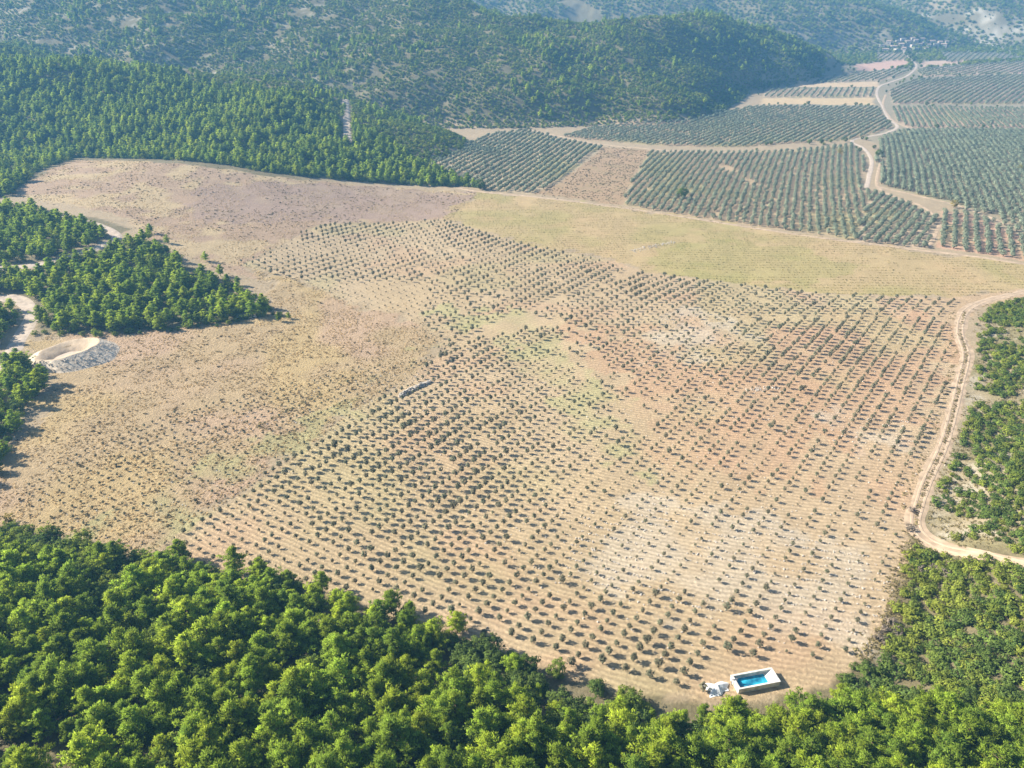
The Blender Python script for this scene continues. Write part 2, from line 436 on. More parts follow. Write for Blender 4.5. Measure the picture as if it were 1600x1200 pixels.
def ground_material():
    m, n, l, b = mat_new('soil')
    at = n.new('ShaderNodeAttribute'); at.attribute_name = 'Col'
    ro = n.new('ShaderNodeAttribute'); ro.attribute_name = 'row'
    fu = n.new('ShaderNodeAttribute'); fu.attribute_name = 'furrow'
    tu = n.new('ShaderNodeAttribute'); tu.attribute_name = 'tuft'
    tc = n.new('ShaderNodeTexCoord')
    n1 = n.new('ShaderNodeTexNoise'); n1.inputs['Scale'].default_value = 0.9; n1.inputs['Detail'].default_value = 6; n1.inputs['Roughness'].default_value = .7
    n2 = n.new('ShaderNodeTexNoise'); n2.inputs['Scale'].default_value = 0.12; n2.inputs['Detail'].default_value = 4
    for q in (n1, n2):
        l.new(tc.outputs['Object'], q.inputs['Vector'])
    # furrow wave: rows 1.9 m apart, broken up by noise
    ph = math_node(n, l, 'ADD', math_node(n, l, 'MULTIPLY', ro.outputs['Fac'], 2 * math.pi / 2.03), math_node(n, l, 'MULTIPLY', n2.outputs['Fac'], 9.0))
    wv = math_node(n, l, 'SINE', ph)
    wv = math_node(n, l, 'MULTIPLY', wv, fu.outputs['Fac'])
    wv = math_node(n, l, 'MULTIPLY', wv, n1.outputs['Fac'])
    # pale clods / dark clods
    rp_ = n.new('ShaderNodeMapRange'); rp_.inputs['From Min'].default_value = .3; rp_.inputs['From Max'].default_value = .7
    rp_.inputs['To Min'].default_value = .72; rp_.inputs['To Max'].default_value = 1.26
    l.new(n1.outputs['Fac'], rp_.inputs['Value'])
    k = math_node(n, l, 'ADD', rp_.outputs['Result'], math_node(n, l, 'MULTIPLY', wv, 0.32))
    mx = n.new('ShaderNodeMix'); mx.data_type = 'RGBA'; mx.blend_type = 'MULTIPLY'; mx.inputs['Factor'].default_value = 1
    l.new(at.outputs['Color'], mx.inputs['A'])
    cm = n.new('ShaderNodeCombineColor')
    for i in range(3):
        l.new(k, cm.inputs[i])
    l.new(cm.outputs[0], mx.inputs['B'])
    l.new(mx.outputs['Result'], b.inputs['Base Color'])
    h = math_node(n, l, 'ADD', math_node(n, l, 'MULTIPLY', wv, 0.16), math_node(n, l, 'MULTIPLY', n1.outputs['Fac'], math_node(n, l, 'ADD', 0.45, math_node(n, l, 'MULTIPLY', tu.outputs['Fac'], 0.5))))
    bp = n.new('ShaderNodeBump'); bp.inputs['Strength'].default_value = 0.9; bp.inputs['Distance'].default_value = 1.0
    l.new(h, bp.inputs['Height'])
    l.new(bp.outputs['Normal'], b.inputs['Normal'])
    return m

def leaf_material(name, col, col2, trans=0.3, var=0.35):
    m = bpy.data.materials.new(name); m.use_nodes = True
    n = m.node_tree.nodes; l = m.node_tree.links
    n.remove(n['Principled BSDF'])
    out = n['Material Output']
    oi = n.new('ShaderNodeObjectInfo')
    at = n.new('ShaderNodeAttribute'); at.attribute_name = 'tone'
    mx = n.new('ShaderNodeMix'); mx.data_type = 'RGBA'
    l.new(oi.outputs['Random'], mx.inputs['Factor'])
    mx.inputs['A'].default_value = (*col, 1); mx.inputs['B'].default_value = (*col2, 1)
    hs = n.new('ShaderNodeHueSaturation')
    l.new(mx.outputs['Result'], hs.inputs['Color'])
    r2 = math_node(n, l, 'FRACT', math_node(n, l, 'MULTIPLY', oi.outputs['Random'], 37.7))
    val = math_node(n, l, 'MULTIPLY', math_node(n, l, 'ADD', 1 - var / 2, math_node(n, l, 'MULTIPLY', r2, var)), at.outputs['Fac'])
    l.new(val, hs.inputs['Value'])
    d = n.new('ShaderNodeBsdfDiffuse'); t = n.new('ShaderNodeBsdfTranslucent'); ms = n.new('ShaderNodeMixShader')
    l.new(hs.outputs[0], d.inputs['Color']); l.new(hs.outputs[0], t.inputs['Color'])
    ms.inputs[0].default_value = trans
    l.new(d.outputs[0], ms.inputs[1]); l.new(t.outputs[0], ms.inputs[2])
    l.new(ms.outputs[0], out.inputs['Surface'])
    return m

def simple(name, col, rough=.9, nscale=None, namp=.25, bump=0):
    m, n, l, b = mat_new(name)
    b.inputs['Roughness'].default_value = rough
    if nscale:
        tc = n.new('ShaderNodeTexCoord')
        q = n.new('ShaderNodeTexNoise'); q.inputs['Scale'].default_value = nscale; q.inputs['Detail'].default_value = 5
        l.new(tc.outputs['Object'], q.inputs['Vector'])
        r_ = n.new('ShaderNodeMix'); r_.data_type = 'RGBA'
        r_.inputs['A'].default_value = (*[c * (1 - namp) for c in col], 1); r_.inputs['B'].default_value = (*[min(1, c * (1 + namp)) for c in col], 1)
        mr = n.new('ShaderNodeMapRange'); mr.inputs['From Min'].default_value = .3; mr.inputs['From Max'].default_value = .7
        l.new(q.outputs['Fac'], mr.inputs['Value']); l.new(mr.outputs['Result'], r_.inputs['Factor'])
        l.new(r_.outputs['Result'], b.inputs['Base Color'])
        if bump:
            bp = n.new('ShaderNodeBump'); bp.inputs['Distance'].default_value = bump
            l.new(q.outputs['Fac'], bp.inputs['Height']); l.new(bp.outputs['Normal'], b.inputs['Normal'])
    else:
        b.inputs['Base Color'].default_value = (*col, 1)
    return m

M = {
    'soil': ground_material(),
    'pine': leaf_material('pine_needles', (.41, .49, .05), (.29, .41, .05), .55, .4),
    'pine_deep': leaf_material('deep_pine_needles', (.30, .40, .046), (.21, .315, .046), .52, .4),
    'oak': leaf_material('oak_leaves', (0.247, 0.299, 0.045), (0.169, 0.234, 0.045), .4, .4),
    'oak_deep': leaf_material('deep_oak_leaves', (0.142, 0.196, 0.045), (0.108, 0.162, 0.04), .36, .4),
    'young': leaf_material('young_olive_leaves', (.235, .22, .14), (.16, .175, .11), .25, .5),
    'olive': leaf_material('olive_leaves', (0.324, 0.356, 0.24), (0.238, 0.281, 0.194), .3, .3),
    'maquis': leaf_material('maquis_leaves', (0.299, 0.336, 0.055), (0.196, 0.258, 0.05), .4, .45),
    'maquis_deep': leaf_material('deep_maquis_leaves', (0.168, 0.234, 0.05), (0.12, 0.182, 0.045), .36, .45),
    'yellow': leaf_material('yellow_leaves', (.30, .24, .04), (.24, .22, .05), .3, .3),
    'dead': leaf_material('grey_twigs', (.27, .22, .17), (.20, .17, .13), .1, .3),
    'grass': leaf_material('dry_grass', (.62, .48, .26), (.48, .36, .19), .5, .4),
    'dark_weed': leaf_material('dark_weed', (.17, .135, .07), (.12, .11, .05), .25, .5),
    'verge': leaf_material('verge_weed', (.28, .23, .11), (.20, .18, .08), .25, .5),
    'weed': leaf_material('field_weed', (.24, .25, .07), (.30, .26, .09), .4, .5),
    'bark': simple('bark', (.16, .11, .08), .95, 6, .4),
    'stone': simple('limestone', (.50, .45, .385), .9, 1.5, .25),
    'road': simple('gravel', (.47, .385, .305), .95, .35, .22, .1),
    'track': simple('track_dirt', (.42, .315, .215), .95, .25, .28, .1),
    'rut': simple('rut_dust', (.46, .35, .245), .95, .3, .2, .05),
    'concrete': simple('white_concrete', (.68, .645, .585), .85, .7, .26),
    'plaster': simple('pale_plaster', (.56, .50, .43), .9, .3, .15),
    'tiles': simple('roof_tiles', (.42, .31, .24), .9, .6, .3),
    'inner_face': simple('pool_liner', (.05, .42, .62), .5, .8, .2),
    'dark': simple('dark_opening', (.03, .03, .035), .6),
    'tarp': simple('white_plastic', (.78, .78, .76), .5, 2, .08),
    'bank': simple('pale_bank', (.58, .49, .38), .95, .4, .25, .5),
}

# ------------------------------------------------------------------ object helpers
def link(o):
    COL.objects.link(o); return o

def tag(o, label=None, cat=None, group=None, kind=None):
    if label: o['label'] = label
    if cat: o['category'] = cat
    if group: o['group'] = group
    if kind: o['kind'] = kind
    return o

def mobj(name, me, parent=None, loc=None, rz=0, sc=None):
    o = link(bpy.data.objects.new(name, me))
    if parent is not None: o.parent = parent
    if loc is not None: o.location = loc
    if rz: o.rotation_euler = (0, 0, rz)
    if sc is not None: o.scale = sc
    return o

def empty(name, loc, rz=0, sc=(1, 1, 1)):
    o = link(bpy.data.objects.new(name, None))
    o.empty_display_size = .5
    o.location = loc; o.rotation_euler = (0, 0, rz); o.scale = sc
    return o

# ------------------------------------------------------------------ ground pieces
cx = (X[quad].mean(1)); cy = (Y[quad].mean(1))
zone = np.zeros(len(quad), int)
zone[(H[quad].mean(1) > 25) & (cy > 600)] = 1
zone[inside(cx, cy, FRONT)] = 0
for zi, k in ((2, 'top_dry'), (2, 'mid_dry'), (3, 'meadow'), (4, 'orchard_soil')):
    zone[inside(cx, cy, Z[k])] = zi
ZN = ['ground', 'hills', 'dry_grass_field', 'meadow', 'olive_field']
V = np.stack([X, Y, H], 1)
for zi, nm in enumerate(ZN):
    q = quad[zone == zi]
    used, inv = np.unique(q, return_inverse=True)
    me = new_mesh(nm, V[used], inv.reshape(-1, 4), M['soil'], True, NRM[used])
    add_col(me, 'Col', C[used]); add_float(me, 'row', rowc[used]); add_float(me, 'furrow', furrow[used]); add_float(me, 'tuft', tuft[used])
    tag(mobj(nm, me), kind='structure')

# ------------------------------------------------------------------ roads and tracks
def catmull(pts, n=8):
    p = np.array(pts, float)
    p = np.vstack([2 * p[0] - p[1], p, 2 * p[-1] - p[-2]])
    out = []
    for i in range(1, len(p) - 2):
        for t in np.linspace(0, 1, n, endpoint=False):
            a, b, c, d = p[i - 1], p[i], p[i + 1], p[i + 2]
            out.append(.5 * ((2 * b) + (-a + c) * t + (2 * a - 5 * b + 4 * c - d) * t * t + (-a + 3 * b - 3 * c + d) * t ** 3))
    out.append(p[-2])
    return np.array(out)

ROADS = []
def strip(name, px, width, mat, lift=.10, offs=0.0, wob=.15, seed=0):
    line = catmull(PP(px))
    seg = np.hypot(*np.diff(line, axis=0).T); s = np.concatenate([[0], np.cumsum(seg)])
    n = max(3, int(s[-1] / 2.5))
    q = np.linspace(0, s[-1], n)
    line = np.stack([np.interp(q, s, line[:, 0]), np.interp(q, s, line[:, 1])], 1)
    for _ in range(2):
        line[1:-1] = (line[:-2] + 2 * line[1:-1] + line[2:]) / 4
    tg = np.gradient(line, axis=0); tg /= np.linalg.norm(tg, axis=1)[:, None]
    nn = np.stack([tg[:, 1], -tg[:, 0]], 1)
    K = 7
    vs = []
    for j in range(K):
        f = (j / (K - 1) - .5)
        wv = width * (1 + wob * 2 * (vnoise(q, q * 0 + 7 * seed + (j > K // 2) * 31, 6, 200 + seed) - .5))
        pt = line + nn * (offs + f * wv)[:, None] if np.ndim(wv) else line + nn * (offs + f * wv)
        vs.append(np.stack([pt[:, 0], pt[:, 1], terrain(pt[:, 0], pt[:, 1]) + lift * (1 if 0 < j < K - 1 else -.5)], 1))
    vs = np.stack(vs, 1).reshape(-1, 3)
    i, j = np.meshgrid(np.arange(n - 1), np.arange(K - 1), indexing='ij'); i = i.ravel(); j = j.ravel()
    fq = np.stack([i * K + j, (i + 1) * K + j, (i + 1) * K + j + 1, i * K + j + 1], 1)[:, ::-1]
    # keep faces upwards
    a = vs[fq[0, 1]] - vs[fq[0, 0]]; b = vs[fq[0, 2]] - vs[fq[0, 0]]
    if np.cross(a, b)[2] < 0: fq = fq[:, ::-1]
    ROADS.append((line, width / 2 + abs(offs)))
    return tag(mobj(name, new_mesh(name, vs, fq, mat)), kind='structure')

TR = [(1700, 425), (1600, 456), (1540, 470), (1508, 488), (1500, 520), (1510, 555), (1500, 600), (1488, 650), (1473, 700), (1450, 750), (1436, 790), (1430, 822), (1452, 846), (1500, 862), (1560, 873), (1620, 884), (1700, 895)]
strip('dirt_track', TR, 7.0, M['track'], .10, 0, .25, seed=1)
strip('wheel_rut', TR, 1.3, M['rut'], .16, 1.3, .3, seed=2)
strip('wheel_rut', TR, 1.3, M['rut'], .16, -1.3, .3, seed=3)
strip('gravel_road', [(-120, 640), (-40, 595), (10, 560), (32, 525), (48, 500), (44, 478), (20, 466), (-40, 470), (-120, 500)], 9, M['road'], .15, seed=4)
strip('gravel_road', [(-60, 425), (0, 420), (60, 414), (110, 402), (155, 386), (183, 371), (165, 357), (130, 345), (80, 335)], 8, M['road'], .25, seed=5)
strip('valley_road', [(1412, 76), (1422, 92), (1432, 103), (1418, 118), (1392, 128), (1374, 135), (1370, 148), (1380, 168), (1388, 185), (1402, 198), (1380, 209), (1332, 219), (1350, 232), (1362, 250), (1358, 275), (1354, 294)], 5, M['road'], .2, seed=6)
strip('dirt_track', [(1384, 148), (1380, 165), (1395, 188), (1420, 200)], 4, M['track'], .2, seed=12)
strip('dirt_track', [(1380, 244), (1372, 270), (1372, 292), (1400, 308), (1440, 322), (1468, 345), (1462, 365), (1452, 386)], 3.6, M['track'], .15, seed=7)
strip('dirt_track', [(1372, 292), (1430, 305), (1500, 322), (1560, 345), (1640, 378)], 4.5, M['track'], .15, seed=13)
strip('dirt_track', [(715, 293), (745, 299), (830, 307), (960, 323), (1100, 344), (1250, 367), (1400, 386), (1500, 398), (1600, 413), (1700, 430)], 4.5, M['track'], .12, seed=8)
strip('dirt_track', [(830, 203), (880, 214), (960, 228), (1060, 236), (1150, 238)], 4.5, M['track'], .2, seed=9)
strip('fire_break', [(540, 151), (541, 175), (542, 200), (543, 224)], 9, M['road'], .4, seed=10)

def road_dist(x, y):
    best = np.full(len(x), 1e9)
    for ln, hw in ROADS:
        step = ln[::3]
        for i in range(0, len(step), 1):
            best = np.minimum(best, np.hypot(x - step[i, 0], y - step[i, 1]) - hw)
    return best

# ------------------------------------------------------------------ foliage meshes
def leaf_cloud(centres, radii, per, size, seed, crown_c, up=.25, tone_lo=.75, tone_hi=1.2, stretch=1.5, crown_w=.55, spike=.3, squash=1.0):
    """leaf-sized quads spread over clumps, facing outward"""
    r = np.random.default_rng(seed)
    cs = np.repeat(centres, per, 0); rs = np.repeat(radii, per)
    n = len(cs)
    d = r.normal(size=(n, 3)); d /= np.linalg.norm(d, axis=1)[:, None]
    d[:, 2] = np.abs(d[:, 2]) * .9 + d[:, 2] * .1
    d /= np.linalg.norm(d, axis=1)[:, None]
    p = cs + d * (rs * r.uniform(.45, 1.0, n))[:, None] * np.array([1, 1, squash])
    oc = p - crown_c; oc /= np.linalg.norm(oc, axis=1)[:, None] + 1e-9
    nm = d * (1 - crown_w) + oc * crown_w + np.array([0, 0, up]); nm /= np.linalg.norm(nm, axis=1)[:, None]
    a = d * spike + np.array([0, 0, spike * .5]) + np.cross(nm, r.normal(size=(n, 3))) * (1 - spike * .6)
    a /= np.linalg.norm(a, axis=1)[:, None]
    g = nm + r.normal(size=(n, 3)) * .4
    g -= a * (a * g).sum(1)[:, None]; g /= np.linalg.norm(g, axis=1)[:, None] + 1e-9
    b = np.cross(g, a)
    sz = size * r.uniform(.7, 1.3, n)
    a *= (sz * stretch / 2)[:, None]; b *= (sz / 2)[:, None]
    v = np.stack([p - a, p - b * .9, p + a, p + b * .9], 1).reshape(-1, 3)
    nm = nm * .85 + g * .42; nm /= np.linalg.norm(nm, axis=1)[:, None]
    nn = np.repeat(nm, 4, 0)
    tone = np.repeat(np.repeat(r.uniform(tone_lo, tone_hi, len(centres)), per) * r.uniform(.68, 1.32, n), 4)
    return v, np.arange(n * 4).reshape(-1, 4), nn, tone

def foliage_mesh(name, v, f, nn, tone, mat):
    me = new_mesh(name, v, f, mat, True, nn)
    add_float(me, 'tone', tone)
    a = me.attributes.new('nrm', 'FLOAT_VECTOR', 'POINT'); a.data.foreach_set('vector', np.asarray(nn, np.float32).ravel())
    return me

def tube(pts, rads, sides=6):
    pts = np.array(pts, float); n = len(pts); vs = []; fs = []
    for i in range(n):
        t = pts[min(i + 1, n - 1)] - pts[max(i - 1, 0)]; t /= np.linalg.norm(t)
        a = np.cross(t, [.3, .9, .1]); a /= np.linalg.norm(a); b = np.cross(t, a)
        for k in range(sides):
            an = 2 * math.pi * k / sides
            vs.append(pts[i] + rads[i] * (math.cos(an) * a + math.sin(an) * b))
    for i in range(n - 1):
        for k in range(sides):
            k2 = (k + 1) % sides
            fs.append((i * sides + k, i * sides + k2, (i + 1) * sides + k2, (i + 1) * sides + k))
    return np.array(vs), np.array(fs)

def join(parts):
    vs, fs, o = [], [], 0
    for v, f in parts:
        vs.append(v); fs.append(f + o); o += len(v)
    return np.vstack(vs), np.vstack(fs)

def make_pine(i, mat):
    r = np.random.default_rng(300 + i)
    Hh = r.uniform(8.4, 11.0); W = r.uniform(3.2, 4.6); asym = r.uniform(0, 6.28)
    lean = r.normal(size=2) * .5
    cs, limbs = [], []
    top = np.array([lean[0], lean[1], Hh])
    base_z = r.uniform(1.5, 2.6)
    nwh = int(r.integers(8, 11))
    for k in range(nwh):
        f = k / (nwh - 1)
        z = base_z + f * (Hh - base_z - .5)
        prof = W * (1 - f ** 1.7) ** (.62 + .2 * r.random()) * (.6 + .4 * min(1, f * 3.2 + .3)) * r.uniform(.8, 1.12)
        ax = np.array([lean[0] * z / Hh, lean[1] * z / Hh, z])
        nl = int(r.integers(4, 7)) if f < .75 else 3
        ph = r.uniform(0, 6.28)
        for q in range(nl):
            an = ph + q * 2 * math.pi / nl + r.normal() * .25
            L = max(.6, prof * r.uniform(.45, 1.25) * (1 + .2 * math.cos(an - asym)))
            dirv = np.array([math.cos(an), math.sin(an), r.uniform(.15, .5)])
            tip = ax + dirv * L
            limbs.append(tube([ax, ax + dirv * L * .55, tip], [.09, .06, .02], 4))
            for s in np.arange(1.0, .3, -.22 if L > 1.6 else -.45):
                c = ax + dirv * L * s + r.normal(size=3) * .22
                cs.append(c)
    cs.append(top); cs.append(top - [0, 0, .45]); cs.append(top - [.1, .1, .9])
    cs = np.array(cs)
    v, f, nn, tone = leaf_cloud(cs, r.uniform(.45, 1.1, len(cs)), 30, .24, 900 + i, np.array([lean[0] / 2, lean[1] / 2, 4.0]), .3, .68, 1.32, 2.6, .5, .9, .62)
    crown = foliage_mesh('pine_crown', v, f, nn, tone, mat)
    tv, tf = join([tube([(0, 0, -.8), (lean[0] * .2, lean[1] * .2, 2.5), (lean[0] * .6, lean[1] * .6, Hh * .6), (lean[0] * .9, lean[1] * .9, Hh * .9)], [.26, .2, .13, .04], 7)] + limbs)
    return crown, new_mesh('pine_trunk', tv, tf, M['bark'])

def make_round(i, mat, wid, hgt, base, nclump, per, size, name, seed, trunk_r=.12, crad=(.3, .5), rag=.25, stems=1):
    """round-headed tree or bush in metres"""
    r = np.random.default_rng(seed + i)
    n = nclump
    d = r.normal(size=(n, 3)); d /= np.linalg.norm(d, axis=1)[:, None]
    lob = 1 + rag * np.sin(3 * np.arctan2(d[:, 1], d[:, 0]) + r.uniform(0, 6)) * np.cos(2.3 * d[:, 2] + r.uniform(0, 6)) + r.normal(size=n) * rag * .4
    rad = r.uniform(.45, 1, n) ** .5 * lob
    cz = base + hgt / 2
    c = np.stack([d[:, 0] * rad * wid / 2, d[:, 1] * rad * wid / 2, cz + d[:, 2] * rad * hgt / 2], 1)
    c[:, 2] = np.maximum(c[:, 2], base * .9)
    R_ = np.asarray(r.uniform(crad[0], crad[1], n))
    v, f, nn, tone = leaf_cloud(c, R_, per, size, seed * 3 + i, np.array([0, 0, cz - hgt * .2]), .25, .7, 1.25)
    crown = foliage_mesh(name + '_crown', v, f, nn, tone, mat)
    parts = []
    for s in range(stems):
        an = s * 2.1 + i
        off = .0 if stems == 1 else wid * .16
        parts.append(tube([(0, 0, -.3), (off * math.cos(an) * .4, off * math.sin(an) * .4, base * .7), (off * math.cos(an), off * math.sin(an), cz)], [trunk_r, trunk_r * .8, trunk_r * .3], 6))
    for q in range(4):
        an = q * 1.57 + i
        parts.append(tube([(0, 0, base * .8), (wid * .3 * math.cos(an), wid * .3 * math.sin(an), cz + hgt * .1)], [trunk_r * .5, trunk_r * .15], 4))
    tv, tf = join(parts)
    return crown, new_mesh(name + '_trunk', tv, tf, M['bark'])

PINES = [make_pine(i, M['pine']) for i in range(10)]
OAKS = [make_round(i, M['oak'], 5.4, 4.6, .9, 90, 16, .34, 'oak', 1500, .16, (.5, .85), .3, 2) for i in range(4)]
YOUNG = [make_round(i, M['young'], 1.7, 1.75, .7, 40, 11, .22, 'young_olive', 2100, .08, (.24, .44), .26) for i in range(6)]
OLIVES = [make_round(i, M['olive'], 3.9, 3.4, .9, 46, 9, .46, 'olive', 2700, .2, (.5, .8), .25, 2) for i in range(5)]
BUSH = [make_round(i, M['maquis'], 4.0, 2.7, .1, 50, 10, .36, 'bush', 3300, .1, (.45, .75), .3, 2) for i in range(5)]
DEAD = [make_round(i, M['dead'], 3.4, 1.9, .1, 34, 10, .28, 'dead_bush', 3600, .06, (.35, .6), .3, 2) for i in range(2)]
YELLOW = [make_round(i, M['yellow'], 4.4, 4.6, .9, 46, 10, .42, 'yellow_tree', 3900, .14, (.5, .8), .3) for i in range(2)]

def stone_mesh(i):
    r = np.random.default_rng(4500 + i)
    v = np.array([(-1, -1, -1), (1, -1, -1), (1, 1, -1), (-1, 1, -1), (-1, -1, 1), (1, -1, 1), (1, 1, 1), (-1, 1, 1)], float)
    v = v * r.uniform(.6, 1.0, (8, 3)) * np.array([.5, .42, .32])
    v[4:, :2] *= .7
    v[:, 2] += .22
    f = np.array([(0, 3, 2, 1), (4, 5, 6, 7), (0, 1, 5, 4), (1, 2, 6, 5), (2, 3, 7, 6), (3, 0, 4, 7)])
    return new_mesh('stone', v, f, M['stone'], False)

STONES = [stone_mesh(i) for i in range(5)]

# ------------------------------------------------------------------ geometry-node scatter for what nobody could count
def scatter(name, pts, rots, scales, idx, sets, label=None, cat=None):
    """pts (n,3); sets: list of lists of source objects (same length); one object, kind stuff"""
    me = bpy.data.meshes.new(name)
    n = len(pts)
    me.vertices.add(n)
    me.vertices.foreach_set('co', np.asarray(pts, np.float32).ravel())
    for nm, tp, arr in (('rz', 'FLOAT', rots), ('sz', 'FLOAT', scales), ('pick', 'INT', idx)):
        a = me.attributes.new(nm, tp, 'POINT')
        a.data.foreach_set('value', np.asarray(arr, np.float32 if tp == 'FLOAT' else np.int32))
    o = mobj(name, me)
    g = bpy.data.node_groups.new(name + '_nodes', 'GeometryNodeTree')
    g.interface.new_socket('Geometry', in_out='INPUT', socket_type='NodeSocketGeometry')
    g.interface.new_socket('Geometry', in_out='OUTPUT', socket_type='NodeSocketGeometry')
    N, L = g.nodes, g.links
    gi = N.new('NodeGroupInput'); go = N.new('NodeGroupOutput')
    def attr(nm, tp):
        k = N.new('GeometryNodeInputNamedAttribute'); k.data_type = tp; k.inputs['Name'].default_value = nm
        return k.outputs['Attribute']
    rz = N.new('ShaderNodeCombineXYZ'); L.new(attr('rz', 'FLOAT'), rz.inputs[2])
    final = N.new('GeometryNodeJoinGeometry')
    for srcs in sets:
        j = N.new('GeometryNodeJoinGeometry')
        for s in reversed(srcs):
            k = N.new('GeometryNodeObjectInfo'); k.inputs['Object'].default_value = s; k.inputs['As Instance'].default_value = True
            k.transform_space = 'ORIGINAL'
            L.new(k.outputs['Geometry'], j.inputs[0])
        ip = N.new('GeometryNodeInstanceOnPoints')
        ip.inputs['Pick Instance'].default_value = True
        L.new(gi.outputs[0], ip.inputs['Points']); L.new(j.outputs[0], ip.inputs['Instance'])
        L.new(attr('pick', 'INT'), ip.inputs['Instance Index'])
        L.new(rz.outputs[0], ip.inputs['Rotation'])
        L.new(attr('sz', 'FLOAT'), ip.inputs['Scale'])
        L.new(ip.outputs[0], final.inputs[0])
    L.new(final.outputs[0], go.inputs[0])
    md = o.modifiers.new('scatter', 'NODES'); md.node_group = g
    tag(o, label, cat, kind='stuff')
    return o

def jitter_grid(poly, step, seed, jit=.48):
    poly = np.asarray(poly)
    r = np.random.default_rng(seed)
    x0, y0 = poly.min(0); x1, y1 = poly.max(0)
    xs, ys = np.meshgrid(np.arange(x0, x1, step), np.arange(y0, y1, step * .87))
    xs = xs + (np.arange(xs.shape[0]) % 2)[:, None] * step / 2
    x = xs.ravel() + r.uniform(-jit, jit, xs.size) * step; y = ys.ravel() + r.uniform(-jit, jit, xs.size) * step
    k = inside(x, y, poly)
    return x[k], y[k]

def in_view(x, y, z, mu=0, md=None):
    u, v, d = project(x, y, z)
    md = mu if md is None else md
    return (u > -mu) & (u < 1600 + mu) & (v > -mu) & (v < 1200 + md) & (d > 5)

class Kind:
    """one kind of plant: collects spots, then the 300 that show largest become things and the rest one stuff object"""
    def __init__(self, name, meshes, deep=None):
        self.name, self.meshes, self.deep = name, meshes, deep
        self.x, self.y, self.s, self.row, self.col = [], [], [], [], []
    def add(self, x, y, s, row=None, col=None):
        self.x.append(np.asarray(x, float)); self.y.append(np.asarray(y, float)); self.s.append(np.asarray(s, float))
        n = len(self.x[-1])
        self.row.append(np.full(n, -1) if row is None else np.asarray(row)); self.col.append(np.full(n, 0) if col is None else np.asarray(col))
    def build(self, limit, labeller, cat, group, rest_name, rest_label, seed, margin=40, zoff=0.0):
        x = np.concatenate(self.x); y = np.concatenate(self.y); s = np.concatenate(self.s)
        z = terrain(x, y)
        r = np.random.default_rng(seed)
        idx = r.integers(0, len(self.meshes), len(x)); rot = r.uniform(0, 6.283, len(x))
        u, v, d = project(x, y, z + 2 * s)
        vis = (u > 5) & (u < 1595) & (v > 0) & (v < 1192)
        order = np.argsort(np.where(vis, -s / d, 1e9))
        pick = order[:min(limit, int(vis.sum()))]
        row = np.concatenate(self.row); col = np.concatenate(self.col)
        chosen = np.zeros(len(x), bool); chosen[pick] = True
        deep = fbm(x, y, 17, 700 + seed, 2) + r.normal(size=len(x)) * .12 > .53
        items, srcC, srcT = [], [], []
        for i in pick:
            e = empty(self.name, (x[i], y[i], z[i] + zoff), rot[i], (s[i],) * 3)
            cm, tm = self.meshes[idx[i]]
            c = mobj('crown', cm, e); t = mobj('trunk', tm, e)
            if self.deep is not None and deep[i]:
                c.material_slots[0].link = 'OBJECT'; c.material_slots[0].material = self.deep
            if len(srcC) < 24:
                srcC.append(c); srcT.append(t)
            e['category'] = cat
            items.append((e, u[i], v[i], x[i], y[i], s[i], bool(deep[i]) and self.deep is not None, row[i], col[i]))
        labeller(items)
        rest = ~chosen
        if rest.any():
            scatter(rest_name, np.stack([x[rest], y[rest], z[rest] + zoff], 1), rot[rest], s[rest], r.integers(0, len(srcC), int(rest.sum())), [srcC, srcT], rest_label)
        return int(chosen.sum()), int(rest.sum())

UNIT = ['', 'first', 'second', 'third', 'fourth', 'fifth', 'sixth', 'seventh', 'eighth', 'ninth', 'tenth', 'eleventh', 'twelfth', 'thirteenth', 'fourteenth', 'fifteenth', 'sixteenth', 'seventeenth', 'eighteenth', 'nineteenth']
TENS = {2: 'twent', 3: 'thirt', 4: 'fort', 5: 'fift', 6: 'sixt', 7: 'sevent', 8: 'eight', 9: 'ninet'}
def nth(n):
    if n < 20:
        return UNIT[n]
    t, q = divmod(n, 10)
    return TENS[t] + ('ieth' if q == 0 else 'y-' + UNIT[q])

def ordinal_labels(entries):
    """entries: (object, order key, one, many, place, group): the label counts from the left where several share look and place"""
    fam = {}
    for en in entries:
        fam.setdefault((en[2], en[4]), []).append(en)
    for (one, place), lst in fam.items():
        lst.sort(key=lambda q: q[1])
        for k, en in enumerate(lst):
            if len(lst) == 1:
                lab = one + ' ' + place
            elif k == 0:
                lab = 'leftmost of the ' + en[3] + ' ' + place
            elif k == len(lst) - 1:
                lab = 'rightmost of the ' + en[3] + ' ' + place
            else:
                lab = nth(k + 1) + ' from left of the ' + en[3] + ' ' + place
            en[0]['label'] = lab
            en[0]['group'] = en[5]

# ------------------------------------------------------------------ woods and scrub
pine = Kind('pine_tree', PINES, M['pine_deep']); oak = Kind('oak_tree', OAKS, M['oak_deep']); bush = Kind('maquis_shrub', BUSH, M['maquis_deep'])
young = Kind('young_olive_tree', YOUNG); olive = Kind('olive_tree', OLIVES)

def thin(x, y, dmin, r):
    """drop points that crowd a road"""
    k = road_dist(x, y) > dmin
    return x[k], y[k]

rr = np.random.default_rng(99)
